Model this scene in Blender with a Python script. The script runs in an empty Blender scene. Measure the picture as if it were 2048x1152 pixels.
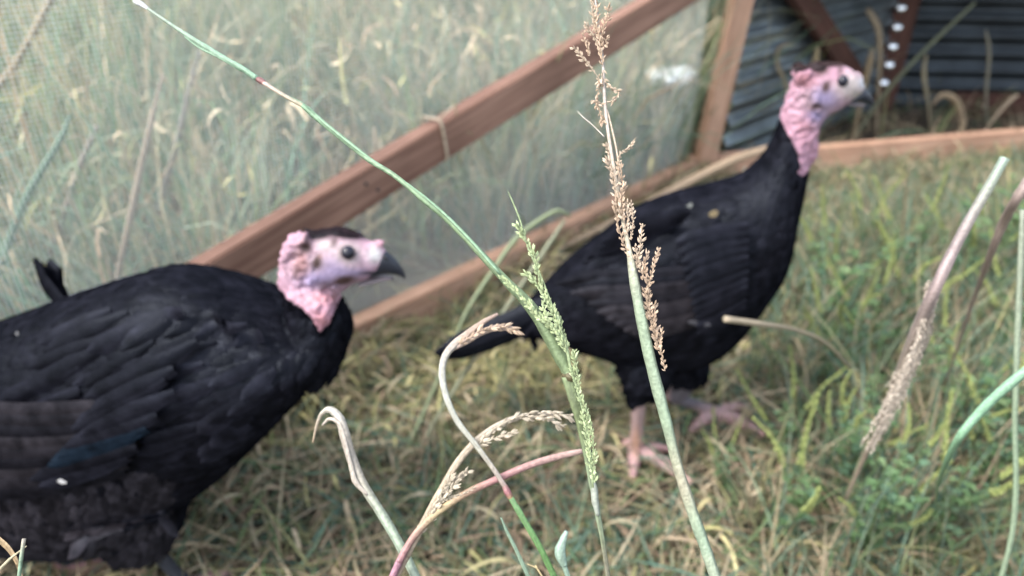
import bpy, bmesh, math, random
import numpy as np
from mathutils import Vector, Matrix
from mathutils.bvhtree import BVHTree

random.seed(7); rng = np.random.default_rng(7)
sc = bpy.context.scene
COL = sc.collection
R = math.radians

# ------------------------------------------------------------------ camera
CAM_H = 0.89; PITCH = 30.0; FPX = 1480.0
cd = bpy.data.cameras.new('camera'); cam = bpy.data.objects.new('camera', cd); COL.objects.link(cam)
cam.location = (0, 0, CAM_H); cam.rotation_euler = (R(90 - PITCH), 0, 0)
cd.sensor_width = 36; cd.lens = 36 * FPX / 2048; cd.clip_start = 0.02; cd.clip_end = 400
cd.dof.use_dof = True; cd.dof.focus_distance = 0.40; cd.dof.aperture_fstop = 5.7
sc.camera = cam
# ------------------------------------------------------------------ light: bright overcast
SUN_EL, SUN_AZ = 54.0, -118.0
w = bpy.data.worlds.new('World'); sc.world = w; w.use_nodes = True
nt = w.node_tree; bgn = nt.nodes['Background']
sky = nt.nodes.new('ShaderNodeTexSky'); sky.sky_type = 'NISHITA'; sky.sun_disc = False
sky.sun_elevation = R(SUN_EL); sky.sun_rotation = R(SUN_AZ); sky.dust_density = 3.0; sky.air_density = 1.2
mixw = nt.nodes.new('ShaderNodeHueSaturation'); mixw.inputs['Saturation'].default_value = 0.55
nt.links.new(sky.outputs[0], mixw.inputs['Color']); nt.links.new(mixw.outputs[0], bgn.inputs[0])
bgn.inputs[1].default_value = 0.15
sd = bpy.data.lights.new('sun', 'SUN'); sd.energy = 1.15; sd.angle = R(12); sd.color = (1, 0.965, 0.92)
so = bpy.data.objects.new('sun', sd); COL.objects.link(so)
so.rotation_euler = (R(90 - SUN_EL), 0, R(-SUN_AZ + 180 + 0)); 
# direction: sky sun_rotation measured from +Y clockwise; lamp must shine from that azimuth
az = R(SUN_AZ); el = R(SUN_EL)
sdir = Vector((math.sin(az) * math.cos(el), math.cos(az) * math.cos(el), math.sin(el)))
so.rotation_euler = sdir.to_track_quat('Z', 'Y').to_euler()
sc.view_settings.view_transform = 'Standard'; sc.view_settings.look = 'None'
sc.view_settings.gamma = 1; sc.view_settings.use_curve_mapping = False
sc.view_settings.exposure = 1.78
sc.cycles.max_bounces = 8; sc.cycles.transparent_max_bounces = 8
sc.cycles.use_denoising = True

# ------------------------------------------------------------------ geometry of the view
FW = np.array([0, math.cos(R(PITCH)), -math.sin(R(PITCH))]); UP = np.array([0, math.sin(R(PITCH)), math.cos(R(PITCH))])
RT = np.array([1., 0, 0]); CP = np.array([0, 0, CAM_H])
def ray(px, py): return RT * ((px - 1024) / FPX) - UP * ((py - 576) / FPX) + FW
def at(px, py, d): return CP + ray(px, py) * d
def ground(px, py, z=0.0):
    r = ray(px, py); return CP + r * ((z - CAM_H) / r[2])
def onplane(px, py, o, n):
    r = ray(px, py); t = np.dot(np.asarray(o) - CP, n) / np.dot(r, n); return CP + r * t
def proj(P):
    P = np.atleast_2d(P) - CP; d = P @ FW
    return 1024 + FPX * (P @ RT) / d, 576 - FPX * (P @ UP) / d, d

# ------------------------------------------------------------------ helpers
def props(o, label=None, cat=None, group=None, kind=None):
    if label: o['label'] = label
    if cat: o['category'] = cat; o['kind'] = 'thing'
    if group: o['group'] = group
    if kind: o['kind'] = kind
    return o
def empty(name, loc, label, cat, group=None):
    o = bpy.data.objects.new(name, None); COL.objects.link(o); o.location = tuple(loc); o.empty_display_size = .05
    bpy.context.view_layer.update()
    return props(o, label, cat, group, 'thing')
def link_mesh(name, me, mat, parent=None, smooth=True):
    o = bpy.data.objects.new(name, me); COL.objects.link(o)
    if mat and not me.materials: me.materials.append(mat)
    if parent:
        o.parent = parent; o.matrix_parent_inverse = Matrix.Translation(parent.location).inverted() if parent.type == 'EMPTY' else parent.matrix_world.inverted()
    if smooth: me.shade_smooth()
    return o
class MB:
    def __init__(s): s.v = []; s.f = []; s.c = []; s.n = 0
    def add(s, v, f, c):
        v = np.asarray(v, float); c = np.asarray(c, float)
        if c.ndim == 1: c = np.tile(c[:3], (len(v), 1))
        s.v.append(v); s.c.append(c)
        s.f += [tuple(i + s.n for i in q) for q in f]; s.n += len(v)
    def build(s, name, mat, parent=None, smooth=True):
        me = bpy.data.meshes.new(name)
        v = np.vstack(s.v); me.from_pydata(v.tolist(), [], s.f)
        a = me.color_attributes.new('Col', 'FLOAT_COLOR', 'POINT')
        c = np.ones((len(v), 4)); c[:, :3] = np.vstack(s.c); a.data.foreach_set('color', c.ravel())
        return link_mesh(name, me, mat, parent, smooth)
def catmull(P, n):
    P = np.asarray(P, float)
    if len(P) == 2: 
        t = np.linspace(0, 1, n)[:, None]; return P[0] * (1 - t) + P[1] * t
    Q = np.vstack([2 * P[0] - P[1], P, 2 * P[-1] - P[-2]])
    out = []; m = len(P) - 1
    for g in np.linspace(0, m, n):
        i = min(int(g), m - 1); t = g - i
        p0, p1, p2, p3 = Q[i], Q[i + 1], Q[i + 2], Q[i + 3]
        out.append(.5 * ((2 * p1) + (-p0 + p2) * t + (2 * p0 - 5 * p1 + 4 * p2 - p3) * t * t + (-p0 + 3 * p1 - 3 * p2 + p3) * t ** 3))
    return np.array(out)
def nrm(a): 
    a = np.asarray(a, float); return a / (np.linalg.norm(a) + 1e-12)
def tube(mb, P, rad, col, sides=6, n=None, flat=1.0, smooth=True):
    """P path, rad per control point, col per control point or single"""
    P = np.asarray(P, float); rad = np.broadcast_to(np.asarray(rad, float), (len(P),)).reshape(-1, 1)
    col = np.asarray(col, float); 
    if col.ndim == 1: col = np.tile(col, (len(P), 1))
    n = n or max(len(P) * 4, 4)
    A = np.hstack([P, rad, col]); 
    A = catmull(A, n) if smooth else A; n = len(A)
    C = A[:, :3]; r = np.maximum(A[:, 3], 1e-5); cc = np.clip(A[:, 4:7], 0, 1)
    T = np.gradient(C, axis=0); T /= np.linalg.norm(T, axis=1)[:, None] + 1e-12
    ref = np.array([0.13, 1, .2]) if abs(T[0] @ nrm([.13, 1, .2])) < .9 else np.array([1., 0, 0])
    u = nrm(np.cross(T[0], ref)); V = []; K = []
    if sides >= 8:
        trs = np.random.RandomState(n * 7 + sides); st_ = 1 + .16 * trs.normal(size=sides); sl_ = trs.normal(size=(n, sides)) * .07; rj = 1 + .05 * np.sin(np.arange(n) * .9 + trs.rand() * 6) * trs.rand(n)
    else: st_ = np.ones(sides); sl_ = np.zeros((n, sides)); rj = np.ones(n)
    for i in range(n):
        u = nrm(u - T[i] * (u @ T[i])); v = np.cross(T[i], u)
        for k in range(sides):
            a = 2 * math.pi * k / sides
            V.append(C[i] + r[i] * rj[i] * (u * math.cos(a) + v * math.sin(a) * flat) * (1 + .06 * (k % 2) * (sides > 11))); K.append(np.clip(cc[i] * (st_[k] + sl_[i, k]), 0, 1))
    V.append(C[0]); K.append(cc[0]); V.append(C[-1]); K.append(cc[-1])
    F = []
    for i in range(n - 1):
        for k in range(sides):
            a = i * sides + k; b = i * sides + (k + 1) % sides
            F.append((a, b, b + sides, a + sides))
    for k in range(sides):
        F.append((n * sides, (k + 1) % sides, k)); F.append((n * sides + 1, (n - 1) * sides + k, (n - 1) * sides + (k + 1) % sides))
    mb.add(V, F, K)
def grain(mb, p, d, L, W, col, sides=4):
    """pointed husk: double cone"""
    d = nrm(d); u = nrm(np.cross(d, [.3, .5, .8])); v = np.cross(d, u)
    V = [p]; 
    for s, k in ((.35, 1.0), (.7, .75)):
        for i in range(sides):
            a = 2 * math.pi * i / sides
            V.append(p + d * L * s + (u * math.cos(a) + v * math.sin(a)) * W * k * .5)
    V.append(p + d * L); F = []
    for i in range(sides):
        j = (i + 1) % sides
        F += [(0, 1 + j, 1 + i), (1 + i, 1 + j, 1 + sides + j, 1 + sides + i), (1 + sides + i, 1 + sides + j, 1 + 2 * sides)]
    c = np.tile(np.asarray(col, float), (len(V), 1)); c[-1] = np.clip(c[-1] * 1.25, 0, 1); c[0] *= .8
    mb.add(V, F, c)

# ------------------------------------------------------------------ materials
def newmat(name):
    m = bpy.data.materials.new(name); m.use_nodes = True
    return m, m.node_tree, m.node_tree.nodes['Principled BSDF']
def mat_attr(name, rough=.6, spec=.3, transl=0.0, bump=0., bscale=300., noise=.25, nscale=120., sss=0., sheen=0., metallic=0., gain=1.):
    m, t, b = newmat(name); N = t.nodes.new; L = t.links.new
    at_ = N('ShaderNodeAttribute'); at_.attribute_name = 'Col'
    tc = N('ShaderNodeTexCoord'); nz = N('ShaderNodeTexNoise'); nz.inputs['Scale'].default_value = nscale; nz.inputs['Detail'].default_value = 4
    L(tc.outputs['Object'], nz.inputs['Vector'])
    mr = N('ShaderNodeMapRange'); mr.inputs[1].default_value = .3; mr.inputs[2].default_value = .7
    mr.inputs[3].default_value = gain * (1 - noise); mr.inputs[4].default_value = gain * (1 + noise); L(nz.outputs[0], mr.inputs[0])
    vm = N('ShaderNodeVectorMath'); vm.operation = 'SCALE'; L(at_.outputs['Color'], vm.inputs[0]); L(mr.outputs[0], vm.inputs['Scale'])
    L(vm.outputs[0], b.inputs['Base Color']); b.inputs['Roughness'].default_value = rough
    b.inputs['Specular IOR Level'].default_value = spec; b.inputs['Metallic'].default_value = metallic
    if sss: b.inputs['Subsurface Weight'].default_value = sss; b.inputs['Subsurface Radius'].default_value = (.008, .003, .002); b.inputs['Subsurface Scale'].default_value = 1
    if sheen: b.inputs['Sheen Weight'].default_value = sheen; b.inputs['Sheen Roughness'].default_value = .4
    if bump:
        n2 = N('ShaderNodeTexNoise'); n2.inputs['Scale'].default_value = bscale; n2.inputs['Detail'].default_value = 3; L(tc.outputs['Object'], n2.inputs['Vector'])
        bp = N('ShaderNodeBump'); bp.inputs['Strength'].default_value = bump; bp.inputs['Distance'].default_value = .002
        L(n2.outputs[0], bp.inputs['Height']); L(bp.outputs[0], b.inputs['Normal'])
    if transl:
        tr = N('ShaderNodeBsdfTranslucent'); L(vm.outputs[0], tr.inputs[0]); mx = N('ShaderNodeMixShader'); mx.inputs[0].default_value = transl
        L(b.outputs[0], mx.inputs[1]); L(tr.outputs[0], mx.inputs[2]); L(mx.outputs[0], t.nodes['Material Output'].inputs[0])
    return m
M_GRASS = mat_attr('grass_blade', rough=.62, spec=.2, transl=.3)
M_STEM = mat_attr('plant_stem', rough=.5, spec=.35, transl=.08, bump=.35, bscale=700, nscale=420, noise=.2, gain=.60)
M_HUSK = mat_attr('seed_husk', rough=.7, spec=.2, transl=.3, nscale=900, noise=.2, gain=.82)
M_SKIN = mat_attr('turkey_skin', rough=.55, spec=.3, bump=.7, bscale=420, nscale=160, noise=.2, sss=.08, gain=.70)
M_FEATHER = mat_attr('black_feather', rough=.42, spec=.11, bump=.45, bscale=420, nscale=60, noise=.55)
def feather_gloss(m):
    t = m.node_tree; N = t.nodes.new; L = t.links.new; b = t.nodes['Principled BSDF']
    df = N('ShaderNodeBsdfDiffuse'); gl = N('ShaderNodeBsdfGlossy'); mx = N('ShaderNodeMixShader'); mx.inputs[0].default_value = .008
    gl.inputs['Color'].default_value = (.72, .82, 1, 1); gl.inputs['Roughness'].default_value = .36; df.inputs['Roughness'].default_value = .5
    L(b.inputs['Base Color'].links[0].from_socket, df.inputs['Color'])
    for q in (df, gl): L(b.inputs['Normal'].links[0].from_socket, q.inputs['Normal'])
    L(df.outputs[0], mx.inputs[1]); L(gl.outputs[0], mx.inputs[2]); L(mx.outputs[0], t.nodes['Material Output'].inputs[0]); t.nodes.remove(b)
feather_gloss(M_FEATHER)
M_METAL_PAINT = mat_attr('plain_surface', rough=.6)

def mat_wood(name, c1, c2, rough=.75):
    m, t, b = newmat(name); N = t.nodes.new; L = t.links.new
    tc = N('ShaderNodeTexCoord'); mp = N('ShaderNodeMapping'); mp.inputs['Scale'].default_value = (2.0, 38, 38); L(tc.outputs['Object'], mp.inputs[0])
    nz = N('ShaderNodeTexNoise'); nz.inputs['Scale'].default_value = 2.2; nz.inputs['Detail'].default_value = 7; nz.inputs['Distortion'].default_value = .6; L(mp.outputs[0], nz.inputs[0])
    n3 = N('ShaderNodeTexNoise'); n3.inputs['Scale'].default_value = 4; n3.inputs['Detail'].default_value = 4; L(tc.outputs['Object'], n3.inputs[0])
    cr = N('ShaderNodeValToRGB'); cr.color_ramp.elements[0].position = .33; cr.color_ramp.elements[1].position = .68
    cr.color_ramp.elements[0].color = (*c1, 1); cr.color_ramp.elements[1].color = (*c2, 1); L(nz.outputs[0], cr.inputs[0])
    mx = N('ShaderNodeMix'); mx.data_type = 'RGBA'; mx.blend_type = 'MULTIPLY'; mx.inputs[0].default_value = .45
    c3 = N('ShaderNodeValToRGB'); c3.color_ramp.elements[0].position = .35; c3.color_ramp.elements[0].color = (.30, .27, .27, 1); c3.color_ramp.elements[1].position = .62
    L(n3.outputs[0], c3.inputs[0]); L(cr.outputs[0], mx.inputs[6]); L(c3.outputs[0], mx.inputs[7]); L(mx.outputs[2], b.inputs['Base Color'])
    b.inputs['Roughness'].default_value = rough; b.inputs['Specular IOR Level'].default_value = .25
    bp = N('ShaderNodeBump'); bp.inputs['Strength'].default_value = .4; bp.inputs['Distance'].default_value = .003; L(nz.outputs[0], bp.inputs['Height']); L(bp.outputs[0], b.inputs['Normal'])
    return m
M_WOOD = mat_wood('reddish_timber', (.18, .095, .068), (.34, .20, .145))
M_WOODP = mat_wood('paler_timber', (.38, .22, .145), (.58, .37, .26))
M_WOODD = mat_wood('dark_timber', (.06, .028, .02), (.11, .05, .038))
def mat_steel(name, base, rough, metallic, spot=.5):
    m, t, b = newmat(name); N = t.nodes.new; L = t.links.new
    tc = N('ShaderNodeTexCoord'); nz = N('ShaderNodeTexNoise'); nz.inputs['Scale'].default_value = 7; nz.inputs['Detail'].default_value = 6; L(tc.outputs['Object'], nz.inputs[0])
    cr = N('ShaderNodeValToRGB'); cr.color_ramp.elements[0].position = .35; cr.color_ramp.elements[1].position = .7
    cr.color_ramp.elements[0].color = (*[c * (1 - spot) for c in base], 1); cr.color_ramp.elements[1].color = (*base, 1)
    L(nz.outputs[0], cr.inputs[0]); L(cr.outputs[0], b.inputs['Base Color'])
    b.inputs['Metallic'].default_value = metallic; b.inputs['Roughness'].default_value = rough
    return m
M_STEEL_LIT = mat_steel('galvanised_sheet_lit', (.27, .32, .35), .38, .75)  # lit copy of the sheet steel: the light falling on it is in the colour
M_STEEL_SHADED = mat_steel('galvanised_sheet_shaded', (.06, .073, .085), .5, .6)  # shaded copy: the shelter's shade is put into the base colour
M_WIRE = mat_steel('galvanised_wire', (.58, .62, .60), .5, .15, .2)
M_SHINY = mat_steel('bright_zinc', (.9, .92, .95), .25, .95, .05)

def mat_ground():
    m, t, b = newmat('soil'); N = t.nodes.new; L = t.links.new
    tc = N('ShaderNodeTexCoord')
    nz = N('ShaderNodeTexNoise'); nz.inputs['Scale'].default_value = 3.5; nz.inputs['Detail'].default_value = 8; L(tc.outputs['Object'], nz.inputs[0])
    cr = N('ShaderNodeValToRGB'); cr.color_ramp.elements[0].position = .36; cr.color_ramp.elements[1].position = .66
    cr.color_ramp.elements[0].color = (.05, .034, .024, 1); cr.color_ramp.elements[1].color = (.12, .092, .06, 1); L(nz.outputs[0], cr.inputs[0])
    n2 = N('ShaderNodeTexNoise'); n2.inputs['Scale'].default_value = 90; n2.inputs['Detail'].default_value = 5; L(tc.outputs['Object'], n2.inputs[0])
    mx = N('ShaderNodeMix'); mx.data_type = 'RGBA'; mx.blend_type = 'MULTIPLY'; mx.inputs[0].default_value = .6
    L(cr.outputs[0], mx.inputs[6]); L(n2.outputs[0], mx.inputs[7]); L(mx.outputs[2], b.inputs['Base Color'])
    bp = N('ShaderNodeBump'); bp.inputs['Strength'].default_value = .8; bp.inputs['Distance'].default_value = .01; L(n2.outputs[0], bp.inputs['Height']); L(bp.outputs[0], b.inputs['Normal'])
    b.inputs['Roughness'].default_value = .95
    return m
# ------------------------------------------------------------------ ground
def build_ground():
    xs = np.concatenate([[-200, -60, -20, -8], np.linspace(-4, 5, 120), [9, 20, 60, 200]])
    ys = np.concatenate([[-60, -10, -3], np.linspace(-1, 8, 120), [14, 30, 80, 300]])
    X, Y = np.meshgrid(xs, ys, indexing='ij')
    Z = .006 * np.sin(X * 7.1 + Y * 3) + .006 * np.sin(Y * 9.3 - X * 4.2) + .004 * np.sin(X * 21) * np.sin(Y * 19)
    near = np.clip((np.hypot(X - .1, Y - .9) - .5) / .5, 0, 1); Z *= .4 + .6 * near; Z -= .004
    V = np.stack([X, Y, Z], -1).reshape(-1, 3); ny = len(ys)
    F = [(i * ny + j, (i + 1) * ny + j, (i + 1) * ny + j + 1, i * ny + j + 1) for i in range(len(xs) - 1) for j in range(ny - 1)]
    me = bpy.data.meshes.new('ground'); me.from_pydata(V.tolist(), [], F)
    props(link_mesh('ground', me, mat_ground()), 'brown soil under matted grass inside and around the pen', kind='structure')
build_ground()

# ------------------------------------------------------------------ the pen
A = ground(700, 718); B = ground(1385, 368); C = ground(2048, 312)
AB = nrm(B - A); NS = np.array([AB[1], -AB[0], 0]);           # NS points to the camera side
if NS[1] > 0: NS = -NS
A0 = A - AB * 1.35
pen = empty('poultry_pen', A, 'low movable timber pen with wire mesh side and corrugated metal shelter behind the turkeys', 'animal pen')
def board(name, p, q, wd, th, mat, up=(0, 0, 1), parent=pen, label=None):
    """p->q centre line; wd along 'up', th across"""
    p = np.asarray(p); q = np.asarray(q); L = np.linalg.norm(q - p); x = nrm(q - p); y = nrm(np.cross(up, x)); z = np.cross(x, y)
    bm = bmesh.new(); bmesh.ops.create_cube(bm, size=1)
    for v in bm.verts: v.co = Vector((v.co.x * L, v.co.y * th, v.co.z * wd))
    bmesh.ops.bevel(bm, geom=bm.edges[:], offset=.003, segments=2, affect='EDGES')
    me = bpy.data.meshes.new(name); bm.to_mesh(me); bm.free()
    o = link_mesh(name, me, mat, None, False)
    mw = Matrix(((x[0], y[0], z[0], 0), (x[1], y[1], z[1], 0), (x[2], y[2], z[2], 0), (0, 0, 0, 1)))
    mw.translation = Vector((p + q) / 2)
    o.parent = parent; o.matrix_parent_inverse = Matrix.Translation(parent.location).inverted(); o.matrix_basis = mw
    if label: o['label'] = label
    return o
board('bottom_rail', A0 + [0, 0, .042], B + [0, 0, .042] + AB * .02, .084, .042, M_WOODP, label='bottom rail running back along the mesh side')
OS = A + NS * .042
b0 = onplane(430, 552, OS, NS); b1 = onplane(1290, 28, OS, NS); bd = nrm(b1 - b0)
tB = (B - b0) @ AB / (bd @ AB)
t0 = (b0[2] - .06) / bd[2]
board('diagonal_brace', b0 - bd * min(t0, 1.2), b0 + bd * (tB + .05), .075, .038, M_WOOD, label='slanting reddish brace crossing the mesh side')
BC = nrm(C - B); NB = np.array([BC[1], -BC[0], 0]); NB = NB if NB[1] < 0 else -NB
C1 = B + BC * 2.2
board('end_rail', B + BC * -.03 + [0, 0, .05] , C1 + [0, 0, .06], .085, .04, M_WOODP, label='paler rail in front of the shelter')
p0 = onplane(1408, 325, B, NB); p1 = onplane(1482, 0, B, NB); pd = nrm(p1 - p0); topz = .74
board('corner_post', p0 - pd * .0, p0 + pd * ((topz - p0[2]) / pd[2]), .045, .06, M_WOODP, up=tuple(NB), label='upright timber post at the pen corner')
def nail(c, n_):
    bm = bmesh.new(); bmesh.ops.create_cone(bm, cap_ends=True, segments=10, radius1=.0035, radius2=.0032, depth=.0024)
    for v in bm.verts: v.co = Vector(n_).to_track_quat('Z', 'Y') @ v.co + Vector(c)
    me = bpy.data.meshes.new('nail_head'); bm.to_mesh(me); bm.free(); link_mesh('nail_head', me, M_STEEL_SHADED, pen, False)
for s_ in (.30, .325, .95, .975): nail(b0 + bd * s_ + NS * .0195 + np.array([0, 0, .012 * (1 if s_ in (.30, .95) else -1)]), NS)
for s_ in (.02, .045, 1.1): nail(B + BC * s_ + NB * .021 + np.array([0, 0, .05 + .015 * (s_ > .03)]), NB)
# wire mesh, both ways, as geometry
def wires():
    mb = MB(); pitch = .0066; H = .86; Lw = np.linalg.norm(B - A0); off = A0 - NS * .0225
    def strand(P, r):
        P = np.asarray(P); n = len(P); T = nrm(P[-1] - P[0]); u = nrm(np.cross(T, NS)); V = []
        for q in P:
            V += [q + u * r, q + NS * r, q - u * r, q - NS * r]
        F = [(i * 4 + k, i * 4 + (k + 1) % 4, i * 4 + 4 + (k + 1) % 4, i * 4 + 4 + k) for i in range(n - 1) for k in range(4)]
        mb.add(V, F, (.5, .5, .5))
    def bulge(s, z): return .006 * math.sin(s * 3.1 + z * 4) + .003 * math.sin(s * 9 - z * 7)
    for i in range(int(Lw / pitch)):
        s = i * pitch
        strand([off + AB * (s + .003 * math.sin(z * 5 + s * 2)) + NS * bulge(s, z) + np.array([0, 0, z]) for z in np.linspace(0, H, 8)], .00047)
    for j in range(int(H / pitch)):
        z = j * pitch
        strand([off + AB * s + NS * (bulge(s, z) + .0008) + np.array([0, 0, z + .004 * math.sin(s * 3)]) for s in np.linspace(0, Lw, 24)], .00047)
    o = mb.build('wire_mesh', M_WIRE, pen, False); o['kind'] = 'stuff'
wires()
# corrugated sheets
def corrugated(name, p, q, H, label, z0=0.02, pitch=.066, amp=.009, mat=M_STEEL_SHADED, upv=(0, 0, 1)):
    p = np.asarray(p, float); q = np.asarray(q, float); L = np.linalg.norm(q - p); x = nrm(q - p); upv = nrm(upv); nn = nrm(np.cross(x, upv))
    n = int(H / pitch * 10); m = 12; V = []
    for s in range(2):
        for i in range(n + 1):
            z = H * i / n; a = amp * math.sin(2 * math.pi * z / pitch) + (.0009 if s else 0)
            for k in range(m + 1):
                V.append(p + x * L * k / m + upv * (z0 + z) + nn * (a + .004 * math.sin(k * 1.3 + z * 6)))
    F = []; S = (n + 1) * (m + 1)
    for s in range(2):
        for i in range(n):
            for k in range(m):
                a = s * S + i * (m + 1) + k; f = (a, a + 1, a + m + 2, a + m + 1); F.append(f if s else f[::-1])
    me = bpy.data.meshes.new(name); me.from_pydata([tuple(v) for v in V], [], F)
    o = link_mesh(name, me, mat, pen); o['label'] = label; return o
seam = ground(1762, 222); LW0 = B + np.array([.10, .07, 0]); RW1 = seam + np.array([1.25, -.10, 0])
corrugated('corrugated_sheet', LW0, seam, .70, 'left corrugated sheet, coloured as lit, angled away from the pen corner', mat=M_STEEL_LIT)
corrugated('corrugated_sheet', seam, RW1, .70, 'right corrugated sheet with deep shade put into its colour')
# corrugated shelter roof, unseen above the frame, added to darken the inside
rp = B + NB * .06 - BC * .04
corrugated('shade_roof_sheet', rp + np.array([0, 0, .75]), rp + BC * 2.2 + np.array([0, 0, .75]), 1.45, 'unseen sheet metal roof added to keep the shelter dark', z0=0, upv=tuple(nrm(-NB + np.array([0, 0, -.03]))))
corrugated('shade_side_sheet', C1 + BC * .02, RW1 + BC * .2, .72, 'unseen metal sheet added at the far end to keep the shelter dark')  # out of view, added to close the shelter against light
# seam post with bright screws
LWd = nrm(seam - LW0); LN = np.array([LWd[1], -LWd[0], 0]); LN = LN if LN[1] < 0 else -LN
sp = onplane(1812, 0, seam + np.array([.03, -.05, 0]), np.array([0, -1., 0])); 
spb = np.array([sp[0], sp[1], 0.0])
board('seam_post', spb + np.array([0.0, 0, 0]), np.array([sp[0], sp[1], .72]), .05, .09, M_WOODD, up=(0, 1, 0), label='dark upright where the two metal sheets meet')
for (px, py) in ((1803, 14), (1795, 53), (1786, 92), (1779, 129), (1768, 165)):
    c = onplane(px, py, sp + np.array([0, -.03, 0]), np.array([0, -1., 0]))
    bm = bmesh.new(); bmesh.ops.create_uvsphere(bm, u_segments=14, v_segments=8, radius=.0195)
    for v in bm.verts: v.co.z *= .5
    bmesh.ops.rotate(bm, verts=bm.verts, matrix=Matrix.Rotation(R(66), 3, 'X')); bmesh.ops.translate(bm, verts=bm.verts, vec=Vector(c))
    me = bpy.data.meshes.new('screw_cap'); bm.to_mesh(me); bm.free(); link_mesh('screw_cap', me, M_SHINY, pen)
d0 = onplane(1600, -10, LW0 + LN * .045, LN); d1 = onplane(1705, 150, LW0 + LN * .045, LN)
dd = nrm(d1 - d0)
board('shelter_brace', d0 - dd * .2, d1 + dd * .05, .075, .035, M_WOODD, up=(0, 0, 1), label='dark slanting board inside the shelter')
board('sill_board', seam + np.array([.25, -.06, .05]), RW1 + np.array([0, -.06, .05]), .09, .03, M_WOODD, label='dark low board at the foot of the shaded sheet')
# twine round the brace
def twine():
    q = onplane(884, 282, OS + NS * .02, NS); mb = MB(); u = nrm(bd); v = nrm(np.cross(NS, u)); n = 22
    cc = q - NS * .02; P = []
    for i in range(n + 1):
        a = 2 * math.pi * i / n
        P.append(cc + NS * (.023 * max(-1, min(1, 1.35 * math.cos(a)))) + v * (.0415 * max(-1, min(1, 1.35 * math.sin(a)))) + u * .006 * math.sin(a + 1) )
    tube(mb, P, .0030, (.75, .62, .46), 6, n * 2)
    tube(mb, [P[3], P[3] + NS * .012 + [0, 0, .012], P[3] + NS * .014 + [0.02, 0, .03]], .0018, (.75, .62, .46), 5)
    o = mb.build('twine_loop', M_STEM); props(o, 'pale twine loop knotted round the slanting brace', 'twine')
twine()
def bag():
    c = onplane(1345, 152, A - NS * .10, NS)
    bm = bmesh.new(); bmesh.ops.create_icosphere(bm, subdivisions=4, radius=.055)
    from mathutils import noise
    for v in bm.verts:
        n = noise.noise(v.co * 35) * .03 + noise.noise(v.co * 90) * .008; v.co += v.co.normalized() * n; v.co.z *= .45; v.co.x *= 1.25
        v.co += Vector(c)
    me = bpy.data.meshes.new('plastic_bag'); bm.to_mesh(me); bm.free()
    a = me.color_attributes.new('Col', 'FLOAT_COLOR', 'POINT'); a.data.foreach_set('color', np.tile([.8, .84, .86, 1], len(me.vertices)))
    props(link_mesh('plastic_bag', me, M_METAL_PAINT), 'crumpled white plastic scrap caught in the grass beyond the mesh', 'litter')
bag()

# ------------------------------------------------------------------ grass
def blades(mb_list, P, L, W, az, lean, curl, cbase, ctip, K=5, twist=None, kinkp=1.0):
    n = len(P); s = np.linspace(0, 1, K + 1)
    th = lean[:, None] + curl[:, None] * s[None, :] ** kinkp
    ds = L[:, None] / K
    dx = np.sin(th) * ds; dz = np.cos(th) * ds
    r = np.concatenate([np.zeros((n, 1)), np.cumsum(dx[:, :-1], 1)], 1); z = np.concatenate([np.zeros((n, 1)), np.cumsum(dz[:, :-1], 1)], 1)
    wob = (rng.normal(0, 1, (n, 1)) * .12) * L[:, None] * s ** 2
    ca, sa = np.cos(az)[:, None], np.sin(az)[:, None]
    X = P[:, 0, None] + r * ca - wob * sa; Y = P[:, 1, None] + r * sa + wob * ca; Z = np.maximum(P[:, 2, None] + z, .002 + .006 * rng.random((n, 1)))
    C = np.stack([X, Y, Z], -1)
    tw = rng.uniform(-1.0, 1.0, (n, 1)) if twist is None else twist[:, None]
    tw = tw + s * rng.uniform(-1, 1, (n, 1))
    # width vector: mix of lateral and normal
    lat = np.stack([-sa + 0 * th, ca + 0 * th, 0 * th], -1)
    nor = np.stack([np.cos(th) * ca, np.cos(th) * sa, -np.sin(th)], -1)
    wv = lat * np.cos(tw)[..., None] + nor * np.sin(tw)[..., None]
    prof = np.clip(1.05 - s ** 2.2, .03, 1) * (.65 + .35 * np.clip(s * 5, 0, 1))
    wv = wv * (W[:, None] * prof)[..., None] * .5
    V = np.stack([C - wv, C + wv], 2).reshape(-1, 3)
    col = cbase[:, None, :] * (1 - s[None, :, None]) + ctip[:, None, :] * s[None, :, None]
    col = np.repeat(col[:, :, None, :], 2, 2).reshape(-1, 3)
    base = (np.arange(n) * (K + 1) * 2)[:, None]; i = np.arange(K)[None, :] * 2
    F = np.stack([base + i, base + i + 1, base + i + 3, base + i + 2], -1).reshape(-1, 4)
    mb_list.append((V, F, col))
def build_blades(name, lst, label, mat=M_GRASS, kind='stuff'):
    nv = 0; Vs, Fs, Cs = [], [], []
    for V, F, c in lst: Vs.append(V); Fs.append(F + nv); Cs.append(c); nv += len(V)
    V = np.vstack(Vs); F = np.vstack(Fs); c = np.vstack(Cs); me = bpy.data.meshes.new(name)
    me.vertices.add(len(V)); me.vertices.foreach_set('co', V.ravel()); me.loops.add(F.size); me.loops.foreach_set('vertex_index', F.ravel().astype(np.int32))
    me.polygons.add(len(F)); me.polygons.foreach_set('loop_start', np.arange(0, F.size, 4, dtype=np.int32)); me.update(calc_edges=True)
    a = me.color_attributes.new('Col', 'FLOAT_COLOR', 'POINT'); cc = np.ones((len(V), 4)); cc[:, :3] = c; a.data.foreach_set('color', cc.ravel())
    o = link_mesh(name, me, mat); props(o, label, kind=kind); return o
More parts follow.
